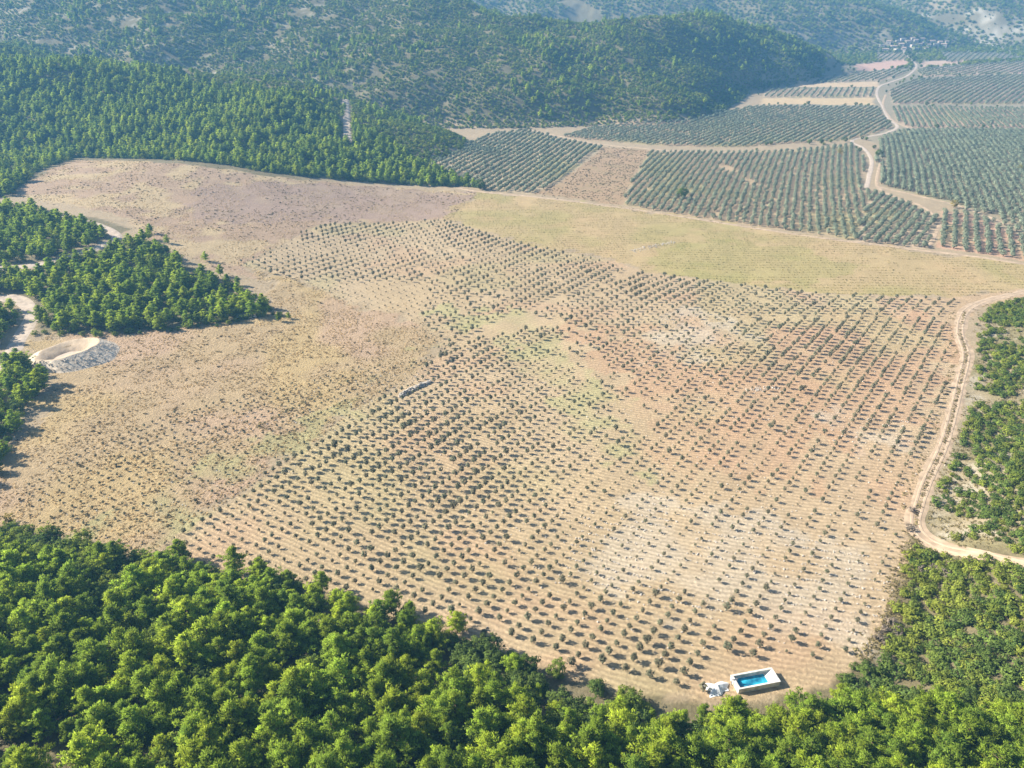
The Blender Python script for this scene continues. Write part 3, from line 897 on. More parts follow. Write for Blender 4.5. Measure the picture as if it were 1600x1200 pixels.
# front wood: from the field edge down past the bottom of the picture
front_px = [(-250, 800), (0, 822), (100, 846), (240, 880), (420, 915), (560, 946), (640, 975), (700, 998), (800, 1030), (900, 1066), (1000, 1096)]
fe = np.stack(flat(np.array([p[0] for p in front_px]), np.array([p[1] for p in front_px])), -1)
front_poly = np.vstack([fe, [fe[-1] + (5, -12)], [(75, 125), (160, 110), (230, 150), (260, 120), (230, 40), (-230, 40), (-330, 120)]])
fx, fy = jitter_grid(front_poly, 5.1, 5)
clear = PP([(-60, 1150), (95, 1160), (100, 1210), (-60, 1230)])
clear2 = PP([(870, 1070), (920, 1070), (925, 1105), (880, 1105)])
k = ~inside(fx, fy, clear) & ~inside(fx, fy, clear2)
fx, fy = fx[k], fy[k]
d_edge = dist_line(fx, fy, fe)
u_, v_, _ = project(fx, fy, terrain(fx, fy))
isoak = ((fbm(fx, fy, 22, 401) > .66) & (u_ < 300)) | ((u_ > 690) & (d_edge < 24) & (rr.random(len(fx)) < .75)) | (rr.random(len(fx)) < .07) | ((u_ < 150) & (d_edge < 20))
drop = rr.random(len(fx)) < .06
pk = ~isoak & ~drop
pine.add(fx[pk], fy[pk], rr.uniform(.7, 1.3, pk.sum()) * (.76 + .24 * smooth(0, 22, d_edge[pk])))
ok_ = isoak & ~drop
oak.add(fx[ok_], fy[ok_], rr.uniform(.7, 1.25, ok_.sum()))
# pines standing out along the edge of the field
sx, sy = PP([(612, 955), (640, 965), (285, 872), (372, 895), (410, 902), (505, 922), (455, 915), (715, 985)]).T
pine.add(sx, sy - 1, [1.0, .72, .95, 1.05, .85, .85, .8, .8])

stx, sty = PP([(436, 502), (452, 498), (345, 432), (322, 408), (262, 380), (300, 512), (236, 365), (372, 446), (150, 528)]).T
pine.add(stx, sty, [.55, .4, .8, .65, .6, .5, .7, .6, .4])
# left grove, road-side clumps, left edge of the field
grove = PP([(-80, 425), (0, 425), (60, 430), (130, 412), (190, 385), (235, 372), (250, 392), (300, 425), (340, 440), (385, 462), (425, 492), (330, 507), (180, 522), (70, 520), (58, 490), (50, 470), (0, 460), (-80, 462)])
upper = PP([(-80, 330), (0, 325), (60, 330), (150, 345), (205, 358), (160, 352), (165, 375), (110, 398), (60, 410), (-80, 416)])
edge_l = PP([(-100, 620), (-20, 600), (30, 565), (70, 590), (78, 606), (40, 650), (20, 700), (0, 745), (-100, 800)])
edge_l2 = PP([(-100, 500), (-20, 478), (20, 480), (28, 510), (8, 545), (-60, 580), (-100, 600)])
for gi_, (pl, st) in enumerate(((grove, 5.6), (upper, 6.0), (edge_l, 5.2), (edge_l2, 5.5))):
    x, y = thin(*jitter_grid(pl, st, 20 + gi_), 2.0, rr)
    o_ = rr.random(len(x)) < (.3 if gi_ != 2 else .55)
    pine.add(x[~o_], y[~o_], rr.uniform(.6, 1.1, (~o_).sum()))
    oak.add(x[o_], y[o_], rr.uniform(.6, 1.0, o_.sum()))
# rim of low scrub round the grove
gr = np.vstack([grove, grove[:1]])
x, y = jitter_grid(grove + 0, 4.0, 31); 
bx = np.concatenate([gr[i] + (gr[i + 1] - gr[i]) * t for i in range(8, 13) for t in [np.linspace(0, 1, 16)[:, None]]])
bx = bx + rr.normal(size=bx.shape) * 2.0
k = road_dist(bx[:, 0], bx[:, 1]) > 3
bush.add(bx[k, 0], bx[k, 1], rr.uniform(.5, .95, k.sum()))

# scrub on the right, both sides of the track
scr1 = PP([(1720, 435), (1600, 466), (1545, 482), (1525, 505), (1530, 560), (1520, 620), (1506, 680), (1480, 740), (1458, 785), (1452, 815), (1480, 842), (1560, 858), (1720, 885), (2000, 700)])
scr2 = PP([(1428, 852), (1500, 874), (1600, 892), (1760, 905), (1900, 1100), (1500, 1120), (1300, 1080), (1340, 1040), (1385, 1000), (1400, 920)])
open1 = [PP(q) for q in ([(1518, 498), (1600, 512), (1660, 530), (1600, 548), (1535, 532)], [(1496, 700), (1535, 690), (1520, 760), (1478, 806), (1462, 800)], [(1530, 560), (1556, 575), (1545, 610), (1522, 600)], [(1480, 812), (1540, 838), (1600, 850), (1590, 862), (1500, 850)], [(1398, 905), (1420, 900), (1402, 985), (1388, 1010), (1372, 1000)])]
for si, pl in enumerate((scr1, scr2)):
    x, y = thin(*jitter_grid(pl, 2.9 if si == 0 else 3.1, 41 + si), 1.2, rr)
    dens = fbm(x, y, 22, 411, 2)
    k = dens > (.27 if si == 0 else .22)
    for q in open1:
        k &= ~inside(x, y, q) | (rr.random(len(x)) < .38)
    bush.add(x[k], y[k], rr.uniform(.45, .95, k.sum()) if si == 0 else rr.uniform(.6, 1.2, k.sum()))
    x, y = thin(*jitter_grid(pl, 12, 47 + si), 3, rr)
    k = rr.random(len(x)) < .12
    oak.add(x[k], y[k], rr.uniform(.55, .9, k.sum()))
# front right corner: pines below the pool and the scrub
fr_poly = PP([(1010, 1110), (1100, 1122), (1200, 1112), (1290, 1092), (1340, 1085), (1480, 1085), (1700, 1110), (1800, 1300), (1000, 1300)])
x, y = jitter_grid(fr_poly, 4.8, 51)
d_p = dist_line(x, y, PP([(1000, 1112), (1100, 1122), (1200, 1112), (1290, 1092), (1480, 1085), (1700, 1110)]))
o_ = (rr.random(len(x)) < .15) | ((d_p < 6) & (rr.random(len(x)) < .6))
pine.add(x[~o_], y[~o_], rr.uniform(.62, 1.05, (~o_).sum()) * (.68 + .32 * smooth(2, 16, d_p[~o_]))); oak.add(x[o_], y[o_], rr.uniform(.55, .9, o_.sum()))
# scrub fringe at the bottom edge of the field
for (a, b) in zip(front_px[6:-1], front_px[7:]):
    p0, p1 = PP([a, b])
    t = rr.random(7)[:, None]
    q = p0 + (p1 - p0) * t + rr.normal(size=(7, 2)) * 1.5 + (0, -1)
    bush.add(q[:, 0], q[:, 1], rr.uniform(.45, .85, 7))

# the spur on the left, the hills behind
spur = PP([(-300, 100), (-100, 50), (0, 66), (130, 90), (300, 121), (420, 145), (540, 190), (640, 246), (760, 296), (700, 292), (600, 286), (420, 270), (260, 250), (120, 246), (60, 270), (15, 305), (-100, 320), (-300, 320)])
x, y = thin(*jitter_grid(spur, 6.2, 61), 3.0, rr)
ud, vd, _ = project(x, y, terrain(x, y))
low = smooth(75, 25, hill_height(x, y)) * .7 + 2.0 * (fbm(x, y, 110, 421) - .5)
kp = rr.random(len(x)) < np.clip(low + .14, .05, .92)
pine.add(x[kp], y[kp], rr.uniform(.5, 1.12, kp.sum()))
x2, y2 = thin(*jitter_grid(spur, 3.6, 62), 2.0, rr)
ud, vd, _ = project(x2, y2, terrain(x2, y2))
kb = rr.random(len(x2)) < .85
bush.add(x2[kb], y2[kb], rr.uniform(.55, 1.2, kb.sum()))

def hillside(x0, x1, y0, y1, step, seed, exclude_front=True):
    xs, ys = np.meshgrid(np.arange(x0, x1, step), np.arange(y0, y1, step))
    r = np.random.default_rng(seed)
    x = xs.ravel() + r.uniform(-.5, .5, xs.size) * step; y = ys.ravel() + r.uniform(-.5, .5, xs.size) * step
    return x, y
bad = [Z['top_dry'], Z['mid_dry'], Z['meadow'], Z['orchard_soil'], Z['fallow'], spur, grove, upper] + [o['poly'] for o in ORCH] + TAN + BARE
def wild(x, y):
    k = np.ones(len(x), bool)
    hh_ = hill_height(x, y)
    for bi, b in enumerate(bad):
        k &= ~(inside(x, y, b) & ((hh_ < 5) | (bi < 8)))
    return k
x, y = hillside(-1150, 1250, 760, 1900, 4.3, 71)
z = terrain(x, y)
k = in_view(x, y, z, 60) & wild(x, y)
u0, v0, _ = project(x, y, z)
k &= (hill_height(x, y) > 1.5) | ((y > 1100) & (u0 < 1120))
k &= (u0 < 1290)
dens = fbm(x, y, 15, 431, 2)
k &= dens > .24 + .08 * smooth(100, -500, x)
x, y, z = x[k], y[k], z[k]
k = road_dist(x, y) > 3
x, y, z = x[k], y[k], z[k]
bush.add(x, y, rr.uniform(.5, 1.25, len(x)))
# scattered pines on the big hill, thicker in its gullies and at the back
x, y = hillside(-900, 1250, 800, 1900, 9, 72)
z = terrain(x, y); u0, v0, _ = project(x, y, z)
k = in_view(x, y, z, 40) & (hill_height(x, y) > 3) & wild(x, y) & (u0 < 1290)
pr = .025 + .4 * smooth(.56, .68, fbm(x, y, 110, 441)) + .05 * smooth(850, 1000, u0)
k &= rr.random(len(x)) < pr
pine.add(x[k], y[k], rr.uniform(.5, 1.1, k.sum()))
# far hills
x, y = hillside(-900, 3200, 1700, 5100, 12, 73)
z = terrain(x, y); u0, v0, _ = project(x, y, z)
k = in_view(x, y, z, 40) & wild(x, y) & (fbm(x, y, 120, 451, 3) > np.where(inside(x, y, ROCKY), .38, .26))
k &= road_dist(x, y) > 6
bush.add(x[k], y[k], rr.uniform(1.3, 2.4, k.sum()))
# trees along the valley floor, between the plots
x, y = hillside(250, 1400, 850, 2300, 14, 74)
z = terrain(x, y); u0, v0, _ = project(x, y, z)
k = in_view(x, y, z, 40) & wild(x, y) & (u0 > 1180) & (rr.random(len(x)) < .28) & (road_dist(x, y) > 4)
oak.add(x[k], y[k], rr.uniform(.5, 1.1, k.sum()))

# ------------------------------------------------------------------ young olives of the planted field
DY, DC, LEAN = 4.1, 8.2, 0.75
fieldA = PP([(70, 822), (235, 870), (420, 902), (560, 930), (640, 955), (700, 980), (800, 1010), (900, 1045), (1000, 1070), (1090, 1086), (1130, 1060), (1180, 1030), (1250, 1045), (1340, 1010), (1372, 930), (1395, 850), (1420, 780), (1450, 690), (1470, 640), (1485, 560), (1478, 500),
             (1300, 500), (1180, 500), (1060, 540), (940, 530), (860, 510), (800, 520), (720, 535), (650, 565), (590, 570), (430, 605), (290, 640), (150, 690), (40, 750), (20, 800)])
pool_zone = PP([(1110, 1030), (1240, 1025), (1250, 1100), (1095, 1100)])
bare_px = PP([(830, 525), (880, 515), (960, 570), (1000, 620), (1030, 600), (1040, 640), (980, 690), (950, 640), (900, 590)])
xs, ys, ks_ = [], [], []
for k in range(-60, 260):
    for c in np.arange(-520, 360, DC):
        x = c; y = 200.0
        for _ in range(14):
            y2_ = k * DY - 90 + GROW(x); x2_ = c + LEAN * (y2_ - 150)
            x = .5 * x + .5 * x2_; y = y2_
        xs.append(x); ys.append(k * DY - 90 + GROW(x)); ks_.append(k)
yx = np.array(xs); yy = np.array(ys); yk = np.array(ks_)
k = inside(yx, yy, fieldA) & ~inside(yx, yy, pool_zone)
k &= ~(inside(yx, yy, bare_px) & (rr.random(len(yx)) < .55))
yx, yy, yk = yx[k], yy[k], yk[k]
def affine(poly, a_ang, la, b_ang, lb):
    c0 = poly.mean(0)
    a = np.array([math.cos(R(a_ang)), math.sin(R(a_ang))]) * la; b = np.array([math.cos(R(b_ang)), math.sin(R(b_ang))]) * lb
    i, j = np.meshgrid(np.arange(-70, 71), np.arange(-90, 91)); i = i.ravel(); j = j.ravel()
    x = c0[0] + a[0] * i + b[0] * j; y = c0[1] + a[1] * i + b[1] * j
    k = inside(x, y, poly); return x[k], y[k]
blockN = PP([(370, 412), (430, 385), (500, 352), (690, 345), (820, 384), (950, 410), (985, 425), (900, 455), (820, 485), (720, 530), (650, 560), (640, 495), (560, 482), (480, 445)])
blockNE = PP([(995, 428), (1130, 442), (1300, 462), (1430, 466), (1500, 470), (1478, 496), (1300, 496), (1180, 496), (1060, 536), (945, 526), (865, 505), (830, 490), (910, 456)])
nx, ny = affine(blockN, -42, 7.2, -125, 4.8)
ex, ey = affine(blockNE, -36, 6.7, -132, 5.0)
yx = np.concatenate([yx, nx, ex]); yy = np.concatenate([yy, ny, ey])
n0 = len(yx)
yk = np.concatenate([yk, np.full(n0 - len(yk), 900)])
yx = yx + rr.normal(size=n0) * .16; yy = yy + rr.normal(size=n0) * .16
vig = fbm(yx, yy, 60, 501) 
uu, vv, _ = project(yx, yy, terrain(yx, yy))
# saplings west of the old boundary are much smaller
west_line = PP([(235, 872), (330, 800), (480, 700), (600, 625), (650, 590), (700, 545), (655, 500)])
side = np.zeros(n0)
wl = np.vstack([west_line, [west_line[-1] + (0, 60)]])
wpoly = np.vstack([wl, [(-900, wl[-1][1]), (-900, 150)]])
is_w = inside(yx, yy, wpoly)
siz = np.clip(.84 + .9 * (vig - .5) + rr.normal(size=n0) * .15 - .25 * (rr.random(n0) < .08), .36, 1.5)
siz *= .93 + .27 * smooth(900, 640, vv) - .08 * smooth(1100, 1300, uu) * smooth(700, 900, vv)
siz = np.where(is_w, np.clip(siz * .52, .28, .58), siz)
keep = rr.random(n0) > np.where(is_w, .10, .035)
young.add(yx[keep], yy[keep], siz[keep], yk[keep])

# mature olives of the valley orchards
for oi, o in enumerate(ORCH):
    p0, p1 = PP([o['dirpx'][0], o['dirpx'][1]])
    d = (p1 - p0) / np.linalg.norm(p1 - p0); nrm = np.array([d[1], -d[0]])
    c0 = o['poly'].mean(0)
    i, j = np.meshgrid(np.arange(-130, 131), np.arange(-160, 161)); i = i.ravel(); j = j.ravel()
    bend = 0.00035 * ((j * o['st']) ** 2) * (1 if oi % 2 else -1) * .25
    x = c0[0] + nrm[0] * (i * o['sr'] + bend) + d[0] * j * o['st']; y = c0[1] + nrm[1] * (i * o['sr'] + bend) + d[1] * j * o['st']
    k = inside(x, y, o['poly']) & (rr.random(len(x)) > o['miss']) & (fbm(x, y, 40, 520 + oi) > .17) & (hill_height(x, y) < 5)
    x = x[k] + rr.normal(size=k.sum()) * .5; y = y[k] + rr.normal(size=k.sum()) * .5
    ri = oi * 1000 + 500 + i[k]
    kk = road_dist(x, y) > 1.5
    x, y, ri = x[kk], y[kk], ri[kk]
    olive.add(x, y, np.clip(rr.normal(1.0, .13, len(x)), .6, 1.35) * o['size'] * .86, ri)

# ------------------------------------------------------------------ labels
def size_word(sv, a, b):
    return 'small' if sv < a else ('tall' if sv > b else 'middling')
def lab_pine(items):
    out = []
    for e, u, v, x, y, s, deep, row, col in items:
        w_ = size_word(s, .72, .95); c = 'deep green' if deep else 'yellow green'
        if v < 760:
            pl, g = ('in the grove by the stock pond' if u > 60 or v < 500 else 'at the left edge below the stock pond'), 'pines left of the field'
        elif u > 1000 and v > 1000:
            pl = 'below the pool' if u < 1260 else ('under the right hand scrub' if v < 1110 else 'in the bottom right corner')
            g = 'pines below the pool'
        else:
            g = 'pines of the foreground wood'
            hz = 'left' if u < 330 else ('middle' if u < 680 else 'right')
            ed = 860 + max(0, u - 200) * .21
            vt = "along the wood's field edge," if v < ed + 60 else ("in the wood's mid depth," if v < ed + 170 else 'at the bottom of the wood,')
            pl = vt + ' ' + hz
        out.append((e, u, '%s %s pine' % (w_, c), '%s %s pines' % (w_, c), pl, g))
    ordinal_labels(out)
def lab_oak(items):
    out = []
    for e, u, v, x, y, s, deep, row, col in items:
        w_ = size_word(s, .75, .98); c = 'dark' if deep else 'green'
        if u > 1000 and v > 1000:
            pl, g = 'among the pines below the pool', 'oaks below the pool'
        elif u > 1240 and v > 380:
            pl, g = ('below the track bend' if v > 860 else 'uphill of the track'), 'oaks in the right hand scrub'
        elif v < 760:
            pl, g = ('in the grove by the stock pond' if u > 60 or v < 500 else 'at the left edge below the stock pond'), 'oaks left of the field'
        else:
            g = 'oaks of the foreground wood'
            ed = 860 + max(0, u - 200) * .21
            pl = ("along the wood's field edge" if v < ed + 60 else ("in the wood's mid depth" if v < ed + 170 else 'at the bottom of the wood')) + (', left' if u < 330 else (', middle' if u < 680 else ', right'))
        out.append((e, u, '%s %s oak' % (w_, c), '%s %s oaks' % (w_, c), pl, g))
    ordinal_labels(out)
def lab_bush(items):
    out = []
    for e, u, v, x, y, s, deep, row, col in items:
        w_ = size_word(s, .8, 1.05).replace('tall', 'large'); c = 'dark' if deep else 'olive'
        if u < 700 and v < 700:
            pl, g = 'along the foot of the grove by the pond', 'shrubs round the left grove'
        elif u > 1200 and v > 860:
            pl = ('below the track bend' if v < 920 else ('midway down' if v < 985 else 'low down')) + (' beside the field' if u < 1450 else ' by the right edge')
            g = 'shrubs below the track'
        elif u > 1200:
            pl = 'uphill of the track' + (', above its bend' if v > 740 else (', halfway up' if v > 620 else ', at its far end'))
            g = 'shrubs above the track'
        else:
            pl, g = "between field and wood left of the pool", 'shrubs at the field edge'
        out.append((e, u, '%s %s shrub' % (w_, c.replace('olive green', 'olive')), '%s %s shrubs' % (w_, c.replace('olive green', 'olive')), pl, g))
    ordinal_labels(out)
def lab_young(items):
    rows = {}
    for it in items:
        rows.setdefault(int(it[7]), []).append(it)
    for q, k in enumerate(sorted(rows)):
        for n_, it in enumerate(sorted(rows[k], key=lambda t: t[1])):
            it[0]['label'] = 'young olive, %s from left in the %s row up from the pool corner' % (nth(n_ + 1), nth(q + 1))
            it[0]['group'] = 'young olives in the front rows'
def lab_olive(items):
    rows = {}
    for it in items:
        rows.setdefault(int(it[7]), []).append(it)
    names = {1: 'beyond the boundary track', 2: 'beside the orchard fork', 5: 'on the pink soil', 4: 'of the dense right hand orchard', 0: 'under the wooded spur'}
    for oi in sorted({k // 1000 for k in rows}):
        ks = [k for k in rows if k // 1000 == oi]
        ks.sort(key=lambda k: np.mean([t[1] for t in rows[k]]))
        for q, k in enumerate(ks):
            for n_, it in enumerate(sorted(rows[k], key=lambda t: t[4])):
                it[0]['label'] = 'mature olive, %s tree up the %s row from left %s' % (nth(n_ + 1), nth(q + 1), names.get(oi, 'of a far valley plot'))
                it[0]['group'] = 'mature olives in the near orchard rows'

print('pine', pine.build(300, lab_pine, 'tree', 'pines', 'pine_wood', 'pines of the far woods and hillsides', 1, zoff=-.1))
print('oak', oak.build(200, lab_oak, 'tree', 'oaks', 'oak_wood', 'evergreen oaks scattered through woods and valley', 2, zoff=-.1))
print('bush', bush.build(300, lab_bush, 'shrub', 'shrubs', 'hill_scrub', 'dark scrub covering the hillsides', 3, zoff=-.1))
print('young', young.build(300, lab_young, 'tree', 'young olives', 'olive_saplings', 'young olive trees in rows across the planted field', 4))
print('olive', olive.build(300, lab_olive, 'tree', 'olives', 'olive_orchards', 'mature olive orchards filling the valley floor', 5))

# ------------------------------------------------------------------ loose ground cover: dry tufts, weeds, stones
def ground_stuff(name, meshes, x, y, s, seed, label, sink=0.0):
    r = np.random.default_rng(seed)
    z = terrain(x, y)
    o0 = []
    # the first spot of each variant is a plain mesh joined into the stuff itself: the sources are children of the scatter object
    for m_ in meshes:
        o0.append(m_)
    idx = r.integers(0, len(meshes), len(x)); rot = r.uniform(0, 6.283, len(x))
    # one merged mesh: cheap faces, no hidden sources
    vs, fs, ns, ts = [], [], [], []
    off = 0
    for mi, me in enumerate(meshes):
        nv = len(me.vertices)
        co = np.zeros(nv * 3, np.float32); me.vertices.foreach_get('co', co); co = co.reshape(-1, 3)
        fi_ = np.zeros(len(me.loops), np.int32); me.loops.foreach_get('vertex_index', fi_); fi_ = fi_.reshape(-1, 4)
        k = np.where(idx == mi)[0]
        c, s_ = np.cos(rot[k])[:, None], np.sin(rot[k])[:, None]
        px = (co[None, :, 0] * c - co[None, :, 1] * s_) * s[k][:, None] + x[k][:, None]
        py = (co[None, :, 0] * s_ + co[None, :, 1] * c) * s[k][:, None] + y[k][:, None]
        pz = co[None, :, 2] * s[k][:, None] + (z[k] - sink)[:, None]
        vs.append(np.stack([px, py, pz], -1).reshape(-1, 3))
        fs.append((fi_[None] + (np.arange(len(k)) * nv)[:, None, None]).reshape(-1, 4) + off)
        off += len(k) * nv
        if 'tone' in me.attributes:
            t = np.zeros(nv, np.float32); me.attributes['tone'].data.foreach_get('value', t)
            ts.append((t[None] * r.uniform(.6, 1.25, len(k))[:, None]).ravel())
            nr = np.zeros(nv * 3, np.float32); me.attributes['nrm'].data.foreach_get('vector', nr); nr = nr.reshape(-1, 3)
            ns.append(np.stack([nr[None, :, 0] * c - nr[None, :, 1] * s_, nr[None, :, 0] * s_ + nr[None, :, 1] * c, np.repeat(nr[None, :, 2], len(k), 0)], -1).reshape(-1, 3))
    V_ = np.vstack(vs); F_ = np.vstack(fs)
    if ts:
        me = new_mesh(name, V_, F_, meshes[0].materials[0], True, np.vstack(ns)); add_float(me, 'tone', np.concatenate(ts))
    else:
        me = new_mesh(name, V_, F_, meshes[0].materials[0], False)
    return tag(mobj(name, me), label, kind='stuff')

def HARD_EDGE(x, y):
    return ~(inside(x, y, pool_zone) | inside(x, y, grove) | inside(x, y, scr2) | (np.hypot(x - POND[0], y - POND[1]) < 24)) & (road_dist(x, y) > 0)

def small(step, poly, seed, dens=None, seedn=0, sc=60):
    x, y = jitter_grid(poly, step, seed)
    rj = np.random.default_rng(seed + 5000); fr_ = rj.random(len(x)) < .4
    x = x + np.where(fr_, rj.normal(size=len(x)) * 9, 0); y = y + np.where(fr_, rj.normal(size=len(x)) * 9, 0)
    k = in_view(x, y, terrain(x, y), 10) & (HARD_EDGE(x, y))
    x, y = x[k], y[k]
    if dens is not None:
        k = fbm(x, y, sc, seedn, 3) > dens
        x, y = x[k], y[k]
    return x, y
def tuft_mesh(i, mat, n, wid):
    r = np.random.default_rng(4800 + i)
    c = np.stack([r.normal(size=n) * wid * .3, r.normal(size=n) * wid * .3, r.uniform(.02, .16, n)], 1)
    v, f, nn, tone = leaf_cloud(c, np.full(n, .3), 2, .34, 4900 + i, np.array([0, 0, -.3]), 1.6, .75, 1.2, 1.4)
    return foliage_mesh('grass_tuft', v, f, nn, tone, mat)
TUFT = [tuft_mesh(i, M['grass'], 4, .8) for i in range(5)]
x1, y1 = small(1.6, Z['mid_dry'], 81, .40, 601, 9)
x2, y2 = small(2.3, Z['top_dry'], 82, .42, 603, 14)
x = np.concatenate([x1, x2]); y = np.concatenate([y1, y2])
ground_stuff('dry_grass', TUFT, x, y, rr.uniform(.5, 1.35, len(x)), 83, 'tussocks of dry straw grass on the unplanted field')
WT = [tuft_mesh(20 + i, M['weed'], 3, .8) for i in range(4)]
mx0, my0 = Z['meadow'].min(0); mx1, my1 = Z['meadow'].max(0)
gx_, gy_ = np.meshgrid(np.arange(mx0, mx1, 1.5), np.arange(0, int((my1 - my0) / 5.0) + 40))
x = gx_.ravel() + rr.uniform(-.7, .7, gx_.size); y = my0 - 60 + gy_.ravel() * 5.0 - .04 * x + 3 * (vnoise(x, gy_.ravel() * 3.0, 60, 640) - .5) + rr.normal(size=gx_.size) * .3
k = inside(x, y, Z['meadow']) & (fbm(x, y, 16, 605, 3) > .38)
x, y = x[k], y[k]
ground_stuff('meadow_weeds', WT, x, y, rr.uniform(.8, 1.6, len(x)), 85, 'yellow green weeds of the meadow strip')
def along(px, half, n, seed, off=0.0):
    r = np.random.default_rng(seed)
    ln = catmull(PP(px)); sg = np.hypot(*np.diff(ln, axis=0).T); q = np.concatenate([[0], np.cumsum(sg)])
    t = r.uniform(0, q[-1], n)
    a = np.stack([np.interp(t, q, ln[:, 0]), np.interp(t, q, ln[:, 1])], 1); b_ = np.stack([np.interp(t + 2, q, ln[:, 0]), np.interp(t + 2, q, ln[:, 1])], 1)
    d = b_ - a; d /= np.linalg.norm(d, axis=1)[:, None] + 1e-9
    o = off + r.normal(size=n) * half
    return a[:, 0] + d[:, 1] * o, a[:, 1] - d[:, 0] * o
VT = [tuft_mesh(40 + i, M['verge'], 6, 1.1) for i in range(4)]
vl = [along(TR[3:13], .8, 110, 301, 5.2), along(TR[3:12], .35, 330, 302, 0.0), along([(180, 835), (260, 795), (330, 750), (400, 705), (480, 660), (560, 622), (620, 600)], 1.6, 70, 303), along([(400, 668), (470, 632), (540, 596), (600, 565)], .7, 60, 304), along([(1440, 846), (1420, 860), (1405, 920), (1385, 980), (1345, 1030)], 1.5, 400, 305)]
x = np.concatenate([a[0] for a in vl]); y = np.concatenate([a[1] for a in vl])
sx_, sy_ = small(1.6, Z['right_scrub'], 306, .42, 641, 10)
x = np.concatenate([x, sx_]); y = np.concatenate([y, sy_])
ground_stuff('verge_weeds', VT, x, y, rr.uniform(.6, 1.4, len(x)), 307, 'dry weeds on the track median and in the right hand scrub')
dx1, dy1 = small(7.5, Z['mid_dry'], 308, .46, 643, 22)
dx2, dy2 = small(5.5, Z['top_dry'], 309, .44, 645, 30)
dx3, dy3 = small(3.6, Z['fallow'], 311, .36, 647, 20)
x = np.concatenate([dx1, dx2, dx3]); y = np.concatenate([dy1, dy2, dy3])
DT = [tuft_mesh(50 + i, M['dark_weed'], 7, 1.0) for i in range(4)]
ground_stuff('dark_weeds', DT, x, y, rr.uniform(.6, 1.7, len(x)), 310, 'dark brown weeds dotted over the unplanted dry ground')
st = [small(1.6, Z['stony'], 86, .45, 607, 12), small(1.8, Z['stony2'], 87, .45, 609, 12), small(2.4, Z['stony3'], 88, .5, 611, 12), small(4.2, fieldA, 89, .52, 613, 25)]
x = np.concatenate([a[0] for a in st]); y = np.concatenate([a[1] for a in st])
# pull the picked stones towards the lines of the rows
rw = (y - GROW(x)) / DY
y = y - (rw - np.round(rw)) * DY * .72
k = ~inside(x, y, pool_zone)
x, y = x[k], y[k]
ground_stuff('field_stones', STONES, x, y, rr.uniform(.3, .9, len(x)) ** 1.5 * .95, 90, 'pale limestone picked into lines between the olive rows', .04)

# ------------------------------------------------------------------ box helpers for built things
def box_mesh(x0, x1, y0, y1, z0, z1):
    v = np.array([(x0, y0, z0), (x1, y0, z0), (x1, y1, z0), (x0, y1, z0), (x0, y0, z1), (x1, y0, z1), (x1, y1, z1), (x0, y1, z1)], float)
    f = np.array([(0, 3, 2, 1), (4, 5, 6, 7), (0, 1, 5, 4), (1, 2, 6, 5), (2, 3, 7, 6), (3, 0, 4, 7)])
    return v, f

def part(name, geos, mat, parent, sm=False):
    v, f = join(geos)
    return mobj(name, new_mesh(name, v, f, mat, sm), parent)

# ------------------------------------------------------------------ irrigation pool
pA, pB, pC, pD = PP([(1137, 1062), (1199, 1052), (1222, 1070), (1157, 1084)])
ctr = (pA + pB + pC + pD) / 4
ax = ((pB - pA) + (pC - pD)) / 2; LW = np.linalg.norm(ax); ax /= LW
ay = np.array([-ax[1], ax[0]])
LH = (np.dot(pB - pC, ay) + np.dot(pA - pD, ay)) / 2
pz = terrain(*ctr[:, None])[0]
pool = empty('irrigation_pool', (ctr[0], ctr[1], pz), math.atan2(ax[1], ax[0]))
tag(pool, 'white walled concrete irrigation pool half full of turquoise water at the field foot', 'pool')
hw, hh, T, ZT = LW / 2, LH / 2, .32, 1.7
part('wall', [box_mesh(-hw, hw, -hh, -hh + T, -.8, ZT)], M['concrete'], pool)
part('wall', [box_mesh(-hw, hw, hh - T, hh, -.8, ZT)], M['concrete'], pool)
part('wall', [box_mesh(-hw, -hw + .5, -hh + T, hh - T, -.8, ZT + .003)], M['concrete'], pool)
part('wall', [box_mesh(hw - .4, hw, -hh + T, hh - T, -.8, ZT + .003)], M['concrete'], pool)
part('rim', [box_mesh(-hw - .12, hw + .12, -hh - .12, -hh + T + .05, ZT + .006, ZT + .16), box_mesh(-hw - .12, hw + .12, hh - T - .05, hh + .12, ZT + .006, ZT + .16),
             box_mesh(-hw - .12, -hw + .55, -hh + T + .05, hh - T - .05, ZT + .006, ZT + .158), box_mesh(hw - .45, hw + .12, -hh + T + .05, hh - T - .05, ZT + .006, ZT + .158)], M['concrete'], pool)
# lit slope of the far right end, down into the water
sl_v = np.array([(hw - 3.6, -hh + T, -.2), (hw - .4, -hh + T, -.2), (hw - .4, -hh + T, ZT - .1), (hw - 3.6, hh - T, -.2), (hw - .4, hh - T, -.2), (hw - .4, hh - T, ZT - .1)])
me = bpy.data.meshes.new('sloped_end')
me.from_pydata(sl_v.tolist(), [], [(0, 1, 2), (3, 5, 4), (0, 2, 5, 3), (0, 3, 4, 1), (1, 4, 5, 2)]); me.materials.append(M['concrete'])
me.polygons.foreach_set('use_smooth', np.zeros(5, bool))
mobj('sloped_end', me, pool)
part('floor_slab', [box_mesh(-hw + .5, hw - .4, -hh + T, hh - T, -.8, -.2)], M['inner_face'], pool)
wm, wn, wl_, wb = mat_new('pool_water')
wb.inputs['Roughness'].default_value = .12; wb.inputs['Specular IOR Level'].default_value = .5
tc_ = wn.new('ShaderNodeTexCoord'); nz_ = wn.new('ShaderNodeTexNoise'); nz_.inputs['Scale'].default_value = .35; nz_.inputs['Detail'].default_value = 3
